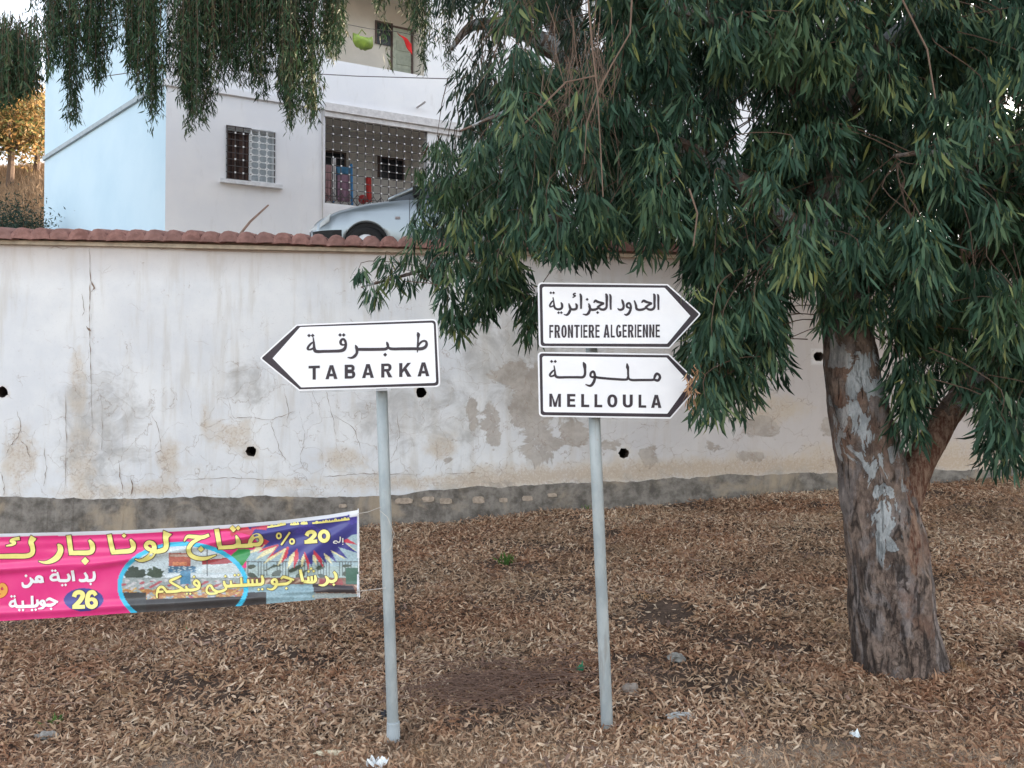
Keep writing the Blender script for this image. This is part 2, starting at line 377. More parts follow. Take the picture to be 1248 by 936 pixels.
M_FOOT = n.fin(c, .95, .15)
M_DARK = simple('hole_shade', (.012, .010, .009), .95, .05)
M_PIPE = simple('weep_pipe', (.10, .075, .06), .8)
def tile_mat():
    n = N('terracotta_tile'); oi = n.node('ShaderNodeObjectInfo'); a = n.noise(7, 7, .7); b = n.noise(40, 4, .7)
    c = n.mix(n.ramp(a, .35, .68), (.20, .10, .085), (.36, .19, .16)); c = n.mix(n.math('MULTIPLY', oi.outputs['Random'], .55), c, (.24, .15, .135))
    c = n.mix(n.math('MULTIPLY', n.ramp(b, .6, .75), .5), c, (.12, .10, .09)); n.bump(a, .3, .01)
    return n.fin(c, .85, .2)
M_TILE = tile_mat()

WALL_TOP = 3.60
WROOT = empty('retaining_wall', (0, 10.2, .3), 'long cracked white rendered retaining wall topped with terracotta tiles', 'wall')
WD = Vector((1, .12, 0)).normalized(); WN = Vector((.12, -1, 0)).normalized()   # along, outward
def WP(px, py, off=0.0):                # point on the wall's face
    r = ray(px, py); k = 10.2 / (r.y - .12 * r.x); p = r * k; p.z += CAMZ
    return p + WN * off
HOLES = [(308, 547), (1, 478), (514, 478), (763, 552), (999, 437), (-300, 520)]
def wz_top(x): return WALL_TOP + .0 * x
def foot_top_px(px):
    return np.interp(px, [-400, 0, 100, 210, 330, 480, 560, 640, 760, 850, 1000, 1130, 1250, 1500], [604, 605, 607, 607, 605, 603, 597, 592, 586, 581, 577, 573, 570, 562])
def build_wall():
    st = .06
    us = np.arange(-9.0, 10.0, st); vs = np.arange(-.6, WALL_TOP + .001, st); vs[-1] = WALL_TOP
    U, Vv = np.meshgrid(us, vs, indexing='ij'); X = U; Y = 10.2 + .12 * U; Z = Vv.copy()
    px, py = proj(X, Y, Z)
    bulge = .012 * np.sin(U * .9) + .008 * np.sin(U * 2.3 + Vv * 1.7) + .005 * np.sin(Vv * 4 + U)
    Yb = Y - bulge
    # painted patches
    def blob(cx, cy, rx, ry, p=1.5): return np.clip(1.25 - (((px - cx) / rx) ** 2 + ((py - cy) / ry) ** 2) ** (.5 * p) * .8, 0, 1)
    peel = np.zeros_like(X); tan = np.zeros_like(X); grey = np.zeros_like(X)
    for a in [(660, 545, 26, 32), (640, 505, 22, 24), (600, 520, 14, 34), (680, 480, 30, 30), (610, 590, 26, 8), (700, 528, 22, 16), (745, 543, 18, 8), (789, 552, 12, 20), (575, 500, 10, 22), (640, 460, 46, 20),
              (930, 520, 26, 14), (915, 556, 22, 10), (1010, 520, 14, 12), (545, 560, 10, 8), (870, 545, 14, 8), (1180, 505, 20, 14)]: peel = np.maximum(peel, blob(*a))
    peel *= .78
    for a in [(630, 450, 90, 70), (590, 430, 40, 60), (700, 470, 60, 60), (120, 520, 60, 90), (470, 500, 50, 60), (540, 505, 60, 60), (300, 470, 40, 40)]: grey = np.maximum(grey, .75 * blob(*a))
    for a in [(25, 560, 26, 50), (100, 560, 26, 60), (95, 470, 14, 50), (112, 600, 60, 14), (285, 530, 32, 26), (205, 560, 18, 30), (250, 510, 8, 24), (190, 595, 60, 12), (500, 588, 160, 12), (740, 578, 120, 14), (640, 575, 110, 14), (540, 545, 26, 20), (420, 560, 34, 18), (900, 572, 120, 14), (770, 575, 24, 26), (1020, 560, 60, 24), (1160, 555, 70, 26), (930, 500, 60, 24), (345, 590, 50, 10)]: tan = np.maximum(tan, .8 * blob(*a))
    tan = np.maximum(tan, .42 * np.clip((py - 480) / 120, 0, 1))
    grey = np.maximum(grey, .38 * np.clip((py - 360) / 200, 0, 1) * np.clip((620 - np.abs(px - 560)) / 500, 0, 1))
    tan = np.maximum(tan, np.clip(1.15 - np.abs(py - (foot_top_px(px) - 10)) / 26, 0, 1) * np.clip((px - 440) / 120, .25, 1) * 1.0)
    ft_ = foot_top_px(px); damp = np.clip((py - ft_ + 26) / 26, 0, 1) * (.55 + .35 * np.sin(px * .021) * np.sin(px * .053 + 1)); grey = np.maximum(grey, .85 * damp)
    tan = np.maximum(tan, .30 * np.clip((py - 400) / 180, 0, 1) * (.6 + .4 * np.sin(px * .037 + 1) * np.sin(px * .011)))
    cream_and_shade = np.clip((px - 560) / 500, 0, 1) * .8 + np.clip((345 - py) / 40, 0, 1) * .55  # cream under the tiles plus tree shade painted in towards the right
    cream_and_shade = np.clip(cream_and_shade, 0, 1)
    mask = np.stack([peel, tan, grey, cream_and_shade], -1).reshape(-1, 4)
    Vt = np.stack([X, Yb, Z], -1).reshape(-1, 3)
    fcs = grid_faces(len(us), len(vs)); nv = len(vs); dead = np.zeros(len(fcs), bool); extra_v = []; extra_f = []; holes = []
    for hx, hy in HOLES:
        p = WP(hx, hy); i = int(round((p.x - us[0]) / st)); j = int(round((p.z - vs[0]) / st))
        for a in (-2, -1, 0, 1):
            for b in (-2, -1, 0, 1):
                dead[(i + a) * (nv - 1) + (j + b)] = True
        ring = [(i - 2, j + k) for k in range(-2, 2)] + [(i + k, j + 2) for k in range(-2, 2)] + [(i + 2, j - k) for k in range(-2, 2)] + [(i - k, j - 2) for k in range(-2, 2)]
        c = Vt[i * nv + j].copy(); rad = .066; b0 = len(Vt) + len(extra_v)
        idx = [a * nv + b for a, b in ring]
        for q in idx:
            dx, dz = Vt[q][0] - c[0], Vt[q][2] - c[2]; l = math.hypot(dx, dz)
            r_ = rad * (1 + random.uniform(-.13, .13)); extra_v.append((c[0] + dx / l * r_, c[1] + .12 * dx / l * r_ + .004, c[2] + dz / l * r_))
        for k in range(16): extra_f.append((idx[k], b0 + k, b0 + (k + 1) % 16, idx[(k + 1) % 16]))
        holes.append((c, [extra_v[b0 - len(Vt) + k] for k in range(16)]))
    Vall = np.vstack([Vt, np.array(extra_v)]); m2 = np.vstack([mask, np.tile([.1, .7, .5, 0], (len(extra_v), 1))])
    F2 = np.vstack([fcs[~dead], np.array(extra_f)])[:, ::-1]
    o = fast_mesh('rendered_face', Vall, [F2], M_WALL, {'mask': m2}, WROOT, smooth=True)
    # body behind
    b = B()
    A = Vector((-9, 10.2 - 1.08, 0)); E_ = Vector((9.94, 10.2 + 1.193, 0))
    for p0, p1, nm in ((A, E_, 'core'),):
        q = [p0 - WN * .30, p1 - WN * .30, p1 - WN * .36, p0 - WN * .36]
        b.prism([Vector((v.x, v.y, -.6)) for v in q], (0, 0, WALL_TOP + .6))
    b.box((A + E_) / 2 - WN * .18 + Vector((0, 0, WALL_TOP - .012)), ((E_ - A).length, .36, .02), (WD, WN, Vector((0, 0, 1))))
    b.build('wall_core', M_WALL, WROOT)
    for c, rg in holes:
        b = B(); rg = [Vector(v) for v in rg]; k = len(rg)
        inn = [v - WN * .24 for v in rg]
        b.add(rg + inn, [(i, (i + 1) % k, (i + 1) % k + k, i + k) for i in range(k)])
        w_ = b.build('weep_hole', M_PIPE, WROOT)
        B().add(inn, [tuple(range(k))]).build('shade_disc', M_DARK, w_)  # near-black disc stands in for the shade inside the hole
    # lip below the tiles: two cream courses
    M_LIP = simple('cream_coping', (.52, .43, .33), .9, .2, var=.18, sc=9, bump=.4)
    b = B(); mid = (A + E_) / 2; ln = (E_ - A).length
    b.box(mid + WN * .02 + Vector((0, 0, WALL_TOP + .022)), (ln, .10, .045), (WD, WN, Vector((0, 0, 1))))
    b.build('coping_course', M_LIP, WROOT)
    # footing with ragged top
    rs = random.Random(4); xs = [(-60 + i) for i in range(0)]
    top = []; 
    px_ = -420.0; prev = 0
    while px_ < 1560:
        prev = prev * .88 + rs.uniform(-.9, .9); top.append((px_, float(foot_top_px(px_)) + prev)); px_ += rs.uniform(1.5, 6)
    v = []; f = []
    for a, (x_, y_) in enumerate(top):
        p = WP(x_, y_); pr = WN * (.022 + .003 * rs.random())
        v += [p, p + pr, Vector((p.x, p.y, p.z * .5 - .1)) + pr * rs.uniform(1.0, 1.6), Vector((p.x, p.y, -.6)) + pr * 1.6]
        if a: 
            q = a * 4
            f += [(q - 4, q, q + 1, q - 3), (q - 3, q + 1, q + 2, q - 2), (q - 2, q + 2, q + 3, q - 1)]
    mesh('footing', v, [t[::-1] for t in f], M_FOOT, WROOT)
    MS = simple('exposed_stone', (.42, .34, .27), .9, .2, var=.25, sc=20, bump=.5)
    for x_, y_, w_, h_ in [(492, 610, .22, .07), (522, 608, .16, .07), (543, 610, .17, .075), (583, 609, .16, .09), (613, 609, .12, .06), (642, 607, .14, .07), (418, 616, .1, .05), (672, 603, .13, .05)]:
        p = WP(x_, y_, .04); s_ = B(); pts = []
        for k in range(7):
            a_ = 2 * math.pi * k / 7 + .3; cc, ss = math.cos(a_), math.sin(a_)
            sx = math.copysign(abs(cc) ** .5, cc) * w_ / 2; sz = math.copysign(abs(ss) ** .5, ss) * h_ / 2
            pts.append(p + WD * sx * rs.uniform(.85, 1.1) + Vector((0, 0, sz * rs.uniform(.85, 1.1))))
        s_.prism(pts, -WN * .06); s_.build('stone', MS, WROOT)
    # long cracks as narrow brown ribbons on the face
    MC = simple('crack_brown', (.25, .18, .14), .95, .05)
    def crack(pts, w0, rough=1.6, sub=7, seed=1):
        r_ = random.Random(seed); line = []
        for (x0, y0), (x1, y1) in zip(pts, pts[1:]):
            for k in range(sub):
                t = k / sub; line.append((x0 + (x1 - x0) * t + r_.uniform(-1, 1) * rough * .6, y0 + (y1 - y0) * t + r_.uniform(-1, 1) * rough * .4))
        line.append(pts[-1]); v = []; f = []
        for i, (x_, y_) in enumerate(line):
            a_ = line[max(0, i - 1)]; c_ = line[min(len(line) - 1, i + 1)]; dx, dy = c_[0] - a_[0], c_[1] - a_[1]; l = math.hypot(dx, dy) or 1
            wd = w0 * .75 * r_.uniform(.1, 1.3) * (1 - abs(2 * i / (len(line) - 1) - 1) ** 4 * .8)
            nx, ny = -dy / l * wd / 2, dx / l * wd / 2
            v += [WP(x_ - nx, y_ - ny, .026), WP(x_ + nx, y_ + ny, .026)]
            if i: f.append((2 * i - 2, 2 * i - 1, 2 * i + 1, 2 * i))
        mesh('crack', v, f, MC, WROOT)
    crack([(110, 302), (111, 345), (110, 400), (112, 460), (113, 528)], 1.3, 1.0, 9, 2)
    crack([(111, 340), (116, 352), (112, 356)], 2.2, .8, 4, 21); crack([(106, 398), (112, 404)], 3.4, .6, 3, 22)
    crack([(101, 358), (104, 378), (101, 386)], .9, 1, 4, 3)
    crack([(22, 500), (27, 520), (23, 532), (12, 545), (9, 556)], 1.2, 1.5, 6, 4); crack([(23, 532), (34, 545), (38, 560)], 1.0, 1.4, 6, 5)
    crack([(55, 545), (58, 570), (54, 592)], 1.0, 1.5, 6, 6); crack([(2, 575), (7, 590), (6, 604)], 1.5, 1.4, 5, 7)
    crack([(186, 505), (195, 525), (198, 548), (190, 552)], .8, 1.4, 6, 8); crack([(124, 470), (126, 520), (125, 548), (135, 553)], .7, 1, 6, 9)
    crack([(276, 480), (285, 510), (300, 508), (330, 512), (350, 505), (362, 500)], .9, 1.6, 6, 10); crack([(345, 470), (352, 495), (350, 520)], .9, 1.6, 6, 11)
    crack([(225, 584), (280, 582), (340, 585)], .9, 1.6, 12, 12); crack([(395, 581), (440, 577), (505, 578)], .9, 1.6, 12, 31); crack([(545, 577), (590, 576)], .8, 1.6, 9, 32)
    crack([(364, 500), (372, 530), (366, 560), (374, 575)], .7, 2, 8, 33); crack([(395, 470), (404, 500), (410, 535)], .7, 2, 8, 34); crack([(330, 512), (338, 540), (350, 565)], .7, 2, 8, 35)
    crack([(484, 505), (487, 530), (482, 548), (477, 560)], .8, 1.3, 6, 13); crack([(532, 538), (533, 560), (531, 575)], .7, 1.2, 5, 14)
    crack([(80, 470), (82, 540), (80, 600)], .9, 1.4, 9, 15); crack([(640, 352), (652, 350), (700, 348), (760, 352)], .9, 1, 5, 16)
    crack([(145, 560), (148, 585), (152, 600)], 1.2, 1.6, 5, 17); crack([(160, 582), (163, 592), (160, 603)], 2.2, 1.4, 4, 18)
    crack([(60, 303), (70, 301), (78, 304), (90, 300)], .7, 1.2, 5, 19); crack([(190, 299), (196, 304), (204, 303)], .8, 1.2, 4, 20)
    crack([(375, 430), (390, 455), (380, 480), (392, 500)], .7, 2, 6, 23); crack([(400, 500), (430, 520), (445, 560)], .7, 2, 6, 24)
    # tiles: every tile an object sharing a few meshes
    protos = []
    for k in range(4):
        r_ = random.Random(k); nA = 8; v = []; f = []; L = .42
        for i, (yy, zz, sc_) in enumerate([(-.13, .0, 1.0), (-.115, .008, 1.0), (.10, .045, .95), (.32, .085, .88)]):
            for j in range(nA + 1):
                a_ = math.pi * j / nA; rr = .106 * sc_ * (1 + r_.uniform(-.03, .03))
                v.append((math.cos(a_) * rr, yy, zz + math.sin(a_) * rr * 1.15 - .005))
        for i in range(3):
            for j in range(nA):
                q = i * (nA + 1) + j; f.append((q, q + 1, q + nA + 2, q + nA + 1))
        q0 = len(v); v += [(v[j][0] * .6, -.142, v[j][2] * .6 + .002) for j in range(nA + 1)]; f += [(j + 1, j, q0 + j, q0 + j + 1) for j in range(nA)]; f.append(tuple(range(q0, q0 + nA + 1)))
        me = bpy.data.meshes.new('tile'); me.from_pydata(v, [], f); me.materials.append(M_TILE)
        me.polygons.foreach_set('use_smooth', [i < 3 * nA for i in range(len(f))])
        me.update(); protos.append(me)
    # channel tiles between covers
    v = []; f = []
    for i, (yy, zz) in enumerate([(-.08, -.005), (.32, .06)]):
        for j in range(7):
            a_ = math.pi * (1 + j / 6); v.append((math.cos(a_) * .085, yy, zz + .05 + math.sin(a_) * .04))
    for j in range(6): f.append((j, j + 1, j + 8, j + 7))
    chan = bpy.data.meshes.new('channel_tile'); chan.from_pydata(v, [], f); chan.materials.append(M_TILE)
    for sm in protos + [chan]:
        pass
    i = 0; s = -9.0
    rot = math.atan2(.12, 1)
    while s < 9.9:
        for me, nm, ds in ((protos[i % 4], 'tile', 0), (chan, 'channel_tile', .107)):
            o = bpy.data.objects.new(nm, me); link(o, WROOT)
            p = Vector((0, 10.2, 0)) + WD * (s + ds)
            o.location = Vector((p.x, p.y, WALL_TOP + .062 + random.uniform(-.006, .006) + .008 * math.sin(s * 1.3))) - WROOT.location
            o.rotation_euler = (random.uniform(-.03, .03), random.uniform(-.05, .05), rot + random.uniform(-.06, .06))
            md = o.modifiers.new('thick', 'SOLIDIFY'); md.thickness = .014
        s += .213; i += 1
    # mortar bed under the tiles
    b = B(); b.box(mid - WN * .14 + Vector((0, 0, WALL_TOP + .07)), (ln, .34, .05), (WD, WN, Vector((0, 0, 1))))
    b.build('mortar_bed', simple('mortar', (.26, .19, .15), .95), WROOT)
build_wall()

# ================================================================== HOUSE
n = N('house_white_render'); a = n.noise(.9, 6, .6); b_ = n.noise(4, 6, .65, sc=(2, 2, .5)); c_ = n.noise(60, 4, .6)
n.bump(c_, .25, .006)
c = n.mix(n.ramp(a, .35, .7), (.78, .785, .82), (.85, .845, .86)); c = n.mix(n.math('MULTIPLY', n.ramp(b_, .55, .75), .22), c, (.55, .52, .50))
M_HW = n.fin(c, .85, .2)
n = N('house_blue_render'); a = n.noise(.7, 6, .6); c_ = n.noise(60, 4, .6); n.bump(c_, .25, .006)
M_HB = n.fin(n.mix(n.ramp(a, .3, .7), (.49, .65, .76), (.55, .70, .80)), .85, .2)
M_CREAM = simple('balcony_cream', (.80, .75, .68), .9, .2, var=.06, sc=2)
M_CREAMB = simple('balcony_pale_plaster', (.90, .87, .83), .9, .2, var=.04, sc=2)
M_GREYW = simple('balcony_grey_wall', (.38, .36, .38), .9, .2, var=.06, sc=2)
M_BAR = simple('wrought_iron', (.08, .07, .07), .6)
M_BARW = simple('white_painted_iron', (.70, .72, .74), .5)
M_KNOT = simple('white_knot', (.85, .85, .85), .5)
HC = P(201, 300, 14.0); HC = Vector((HC.x, 14.0, 0))
FD = Vector((.904, .427, 0)).normalized(); FI = Vector((-FD.y, FD.x, 0))        # along, inward
SD = Vector((-.724, .69, 0)).normalized(); SI = Vector((SD.y, -SD.x, 0)) * -1
SI = Vector((.69, .724, 0)).normalized()
def onf(px, py, D=FD, d=0.0, I=FI):     # photo direction -> (t, z) on a facade plane pushed in by d
    r = ray(px, py); o = HC + I * d
    den = r.x * D.y - r.y * D.x
    t = (o.x * r.y - o.y * r.x) / den; p = o + D * t; k = p.y / r.y
    return t, CAMZ + r.z * k
def FP(t, z, d=0.0, D=FD, I=FI): 
    p = HC + D * t + I * d; return Vector((p.x, p.y, z))
HROOT = empty('apartment_house', (HC.x, HC.y, TZ), 'white and pale blue apartment house with barred balcony standing above the wall', 'house')
def facade(name, t0, t1, z0, z1, holes, mat, th=.22, D=FD, I=FI):
    ts = sorted({t0, t1, *[h[0] for h in holes], *[h[1] for h in holes]}); zs = sorted({z0, z1, *[h[2] for h in holes], *[h[3] for h in holes]})
    b = B()
    for a, c in zip(ts, ts[1:]):
        for e, g in zip(zs, zs[1:]):
            tm, zm = (a + c) / 2, (e + g) / 2
            if any(h[0] < tm < h[1] and h[2] < zm < h[3] for h in holes): continue
            b.add([FP(a, e, 0, D, I), FP(c, e, 0, D, I), FP(c, g, 0, D, I), FP(a, g, 0, D, I)], [(0, 1, 2, 3)])
    for h in holes:
        for (a, e), (c, g) in (((h[0], h[2]), (h[0], h[3])), ((h[0], h[3]), (h[1], h[3])), ((h[1], h[3]), (h[1], h[2])), ((h[1], h[2]), (h[0], h[2]))):
            b.add([FP(a, e, 0, D, I), FP(c, g, 0, D, I), FP(c, g, th, D, I), FP(a, e, th, D, I)], [(0, 1, 2, 3)])
    return b.build(name, mat, HROOT)
def fbox(b, t0, t1, z0, z1, d0, d1, D=FD, I=FI):
    b.box((FP(t0, z0, d0, D, I) + FP(t1, z1, d1, D, I)) / 2, (abs(t1 - t0), abs(d1 - d0), abs(z1 - z0)), (D, I, Vector((0, 0, 1))))
def build_house():
    wt0, wz1 = onf(275.5, 152); wt1, _ = onf(336, 160); _, wz0 = onf(275.5, 219)
    lt0, lz1 = onf(396.5, 133); lt1, _ = onf(521, 150); _, lz0 = onf(396.5, 247)
    _, uz0 = onf(396.5, 71); uz1 = uz0 + 1.75
    _, w2z0 = onf(275.5, 31); TOP = 15.0
    holes = [(wt0, wt1, wz0, wz1), (lt0, lt1, lz0, lz1), (wt0, wt1, w2z0, w2z0 + (wz1 - wz0)), (lt0, lt1, uz0, uz1)]
    facade('front_wall', 0, 18.0, TZ - .3, TOP, holes, M_HW)  # front lengthened out of sight behind the trees to block the sun
    facade('side_wall', 0.0, 6.6, TZ - .3, TOP, [], M_HB, .2, SD, SI)
    # back faces, roof, closing box
    e1 = FP(18.0, 0, 0); e2 = e1 + FI * 7; e3 = FP(6.6, 0, 0, SD, SI); e3b = e3 + FI * 3.0
    b = B()
    for p, q in ((e1, e2), (e2, e3b), (e3b, e3)):
        b.add([Vector((p.x, p.y, TZ - .3)), Vector((q.x, q.y, TZ - .3)), Vector((q.x, q.y, TOP)), Vector((p.x, p.y, TOP))], [(0, 1, 2, 3)])
    b.build('rear_wall', M_HW, HROOT)
    roof = B(); c0 = FP(0, 0); roof.prism([Vector((p.x, p.y, TOP)) for p in (c0, e1, e2, e3b, e3)], (0, 0, .2)); roof.build('roof', M_HW, HROOT)
    # mouldings at floor level
    _, sz = onf(201, 98); b = B(); fbox(b, -.04, lt0 - .02, sz - .09, sz + .02, -.05, 0); b.build('slab_moulding', M_HW, HROOT)
    b = B(); fbox(b, 0, 6.6, sz - .07, sz + .02, -.05, 0, SD, SI); b.build('slab_moulding', simple('shaded_moulding', (.36, .42, .46), .9), HROOT)  # shade under the moulding painted into its grey
    b = B(); fbox(b, lt0 - .02, 18.0, sz - .12, sz + .03, -.09, 0); fbox(b, lt0 - .02, 18.0, sz - .22, sz - .12, -.05, 0); b.build('balcony_slab', simple('slab_edge', (.66, .64, .64), .9, bump=.3), HROOT)
    # thin pipe down the wall beside the balcony
    b = B(); tp, _ = onf(392, 200); b.tube([FP(tp, sz - .12, -.02), FP(tp + .01, lz0 + .3, -.022), FP(tp + .03, TZ, -.02)], .012, 6); b.build('drain_pipe', simple('pale_pipe', (.48, .46, .45), .7), HROOT)
    b = B(); a0 = onf(508, 131); b.tube([FP(a0[0], a0[1], .05), FP(a0[0] + .05, a0[1], -.35)], .02, 6); b.build('spout', simple('spout_grey', (.35, .33, .32), .7), HROOT)
    # windows
    for zz, low in ((wz0, True), (w2z0, False)):
        h = wz1 - wz0; win = B(); ft = .045
        for a, c, e, g in ((wt0, wt1, zz, zz + ft), (wt0, wt1, zz + h - ft, zz + h), (wt0, wt0 + ft, zz + ft, zz + h - ft), (wt1 - ft, wt1, zz + ft, zz + h - ft), ((wt0 + wt1) / 2 - .02, (wt0 + wt1) / 2 + .02, zz + ft, zz + h - ft)):
            fbox(win, a, c, e, g, .14, .20)
        wo = win.build('window', simple('window_frame_white', (.62, .66, .68), .5), HROOT)
        g = B(); fbox(g, (wt0 + wt1) / 2 + .02, wt1 - ft, zz + ft, zz + h - ft, .165, .175); g.build('pane', simple('frosted_pane', (.42, .47, .50), .25, .6), wo)
        g = B(); fbox(g, wt0 + ft, (wt0 + wt1) / 2 - .02, zz + ft, zz + h - ft, .17, .18); g.build('curtain', simple('brown_curtain', (.085, .05, .04), .8, var=.5, sc=6), wo)
        if low:
            g = B()
            for k in range(3): fbox(g, wt0 + ft + .05 + k * .12, wt0 + ft + .075 + k * .12, zz + ft, zz + h - ft, .155, .168)
            g.build('curtain_fold', simple('curtain_fold', (.035, .022, .02), .8), wo)
        si = B(); fbox(si, wt0 - .10, wt1 + .12, zz - .07, zz - .001, -.09, .16); si.build('sill', simple('sill_white', (.70, .71, .74), .8), wo)
        # grille
        nx, nz = 6, 8; gd = -.015
        for k in range(nx + 1):
            t = wt0 + .02 + (wt1 - wt0 - .04) * k / nx; q = B(); fbox(q, t - .008, t + .008, zz + .01, zz + h - .01, gd - .008, gd + .008); q.build('bar', M_BAR if k in (0, nx) or k < 3 else M_BARW, wo)
        for k in range(nz + 1):
            z = zz + .02 + (h - .04) * k / nz
            q = B(); fbox(q, wt0, (wt0 + wt1) / 2, z - .006, z + .006, gd - .024, gd - .010); q.build('bar', M_BAR, wo)
            q = B(); fbox(q, (wt0 + wt1) / 2, wt1, z - .007, z + .007, gd - .024, gd - .010); q.build('bar', M_BARW, wo)
        kn = B()
        for i in range(nx):
            for k in range(1, nz):
                t = wt0 + .02 + (wt1 - wt0 - .04) * (i + .0) / nx; z = zz + .02 + (h - .04) * k / nz
                if i in (1, 2) and k % 2 == 1: kn.box(FP(t, z, gd - .03), (.026, .03, .026), (FD, FI, Vector((0, 0, 1))))
                if i >= 3:
                    for s1, s2 in ((1, 1), (1, -1), (-1, 1), (-1, -1)):
                        kn.tube([FP(t + s1 * .035, z, gd - .03), FP(t, z + s2 * .03, gd - .03)], .006, 4)
        kn.build('knots', M_KNOT, wo)['kind'] = 'stuff'
    # loggias: recessed rooms
    def room(z0, z1, depth, back, name):
        ta, tb = lt0 - .35, lt1 + .12; zb, zt = z0 - .02, z1 + .25
        b = B(); b.add([FP(ta, z0 - .9, depth), FP(tb, z0 - .9, depth), FP(tb, zt, depth), FP(ta, zt, depth)], [(0, 1, 2, 3)]); bo = b.build('balcony_back_wall', back, HROOT)
        b = B(); 
        b.add([FP(ta, z0 - .9, .22), FP(ta, z0 - .9, depth), FP(ta, zt, depth), FP(ta, zt, .22)], [(0, 1, 2, 3)])
        b.add([FP(tb, z0 - .9, .22), FP(tb, z0 - .9, depth), FP(tb, zt, depth), FP(tb, zt, .22)], [(0, 1, 2, 3)])
        b.add([FP(ta, zt, .22), FP(tb, zt, .22), FP(tb, zt, depth), FP(ta, zt, depth)], [(0, 1, 2, 3)])
        b.add([FP(ta, z0 - .9, .22), FP(tb, z0 - .9, .22), FP(tb, z0 - .9, depth), FP(ta, z0 - .9, depth)], [(0, 1, 2, 3)])
        b.add([FP(ta, z0 - .9, .22), FP(tb, z0 - .9, .22), FP(tb, z0, .22), FP(ta, z0, .22)], [(0, 1, 2, 3)])
        b.add([FP(ta, zt, .22), FP(tb, zt, .22), FP(tb, z1, .22), FP(ta, z1, .22)], [(0, 1, 2, 3)])
        b.build('balcony_room', back, HROOT); return bo
    r1 = room(lz0, lz1, 1.5, M_CREAMB, 'a'); r2 = room(uz0, uz1, 1.3, M_CREAM, 'b')
    def hole_on(back, px0, px1, py0, py1, d, mat, nm, parent, fr=.04):
        a, zt = onf(px0, py0, FD, d); c, zb = onf(px1, py1, FD, d)
        b = B(); fbox(b, a, c, zb, zt, d - .03, d - .01); w_ = b.build(nm, mat, parent)
        if fr:
            b = B()
            for q in ((a - fr, a, zb, zt + fr), (c, c + fr, zb, zt + fr), (a, c, zt, zt + fr)): fbox(b, *q, d - .045, d - .012)
            b.build('frame', simple('brown_frame', (.13, .09, .08), .7), w_)
        return w_
    MDK = simple('dark_glass_and_doorway', (.02, .022, .028), .25, .5)
    hole_on(0, 390, 419, 185, 245, 1.5, MDK, 'doorway_shade', HROOT)  # near-black panel stands in for the shade inside the door opening
    w_ = hole_on(0, 462, 490, 193, 220, 1.5, MDK, 'window', HROOT)
    hole_on(0, 459, 476, 28, 57, 1.3, MDK, 'window', HROOT)
    d_ = hole_on(0, 478, 500, 34, 92, 1.3, simple('pale_green_door', (.50, .54, .45), .6), 'door', HROOT)
    a, zt = onf(480, 42, FD, 1.3)
    for k in range(3):
        b = B(); fbox(b, a + .05, a + .38, zt - .12 - k * .3 - .22, zt - .12 - k * .3, 1.255, 1.268); b.build('panel', simple('door_panel', (.44, .48, .40), .6), d_)
    # iron grille of the lower balcony
    G = bpy.data.objects.new('balcony_grille', None); link(G, HROOT); G.location = FP(lt0, lz0, .06) - HROOT.location
    def gb(b, nm, m): b.build(nm, m, G)
    nx, nz = 13, 12; dx = (lt1 - lt0) / nx; dz = (lz1 - lz0) / nz
    for k in range(nx + 1):
        b = B(); t = min(max(lt0 + dx * k, lt0 + .012), lt1 - .012); fbox(b, t - .0065, t + .0065, lz0, lz1, .05, .063); gb(b, 'bar', M_BAR)
    for k in range(nz + 1):
        b = B(); z = min(max(lz0 + dz * k, lz0 + .01), lz1 - .01); fbox(b, lt0, lt1, z - .0055, z + .0055, .036, .048); gb(b, 'bar', M_BAR)
    b = B()
    for i in range(nx):
        b.tube([FP(lt0 + dx * i, lz0, .03), FP(lt0 + dx * (i + 1), lz0 + dz * 1.5, .03)], .008, 4); b.tube([FP(lt0 + dx * (i + 1), lz0, .026), FP(lt0 + dx * i, lz0 + dz * 1.5, .026)], .008, 4)
    gb(b, 'cross_bracing', M_BAR)
    b = B()
    for i in range(1, nx):
        for k in range(2, nz): b.box(FP(lt0 + dx * i, lz0 + dz * k, .022), (.024, .02, .024), (FD, FI, Vector((0, 0, 1))))
    b.build('knots', M_KNOT, G)['kind'] = 'stuff'
    return dict(lt0=lt0, lt1=lt1, lz0=lz0, uz0=uz0, sz=sz)
HI = build_house()

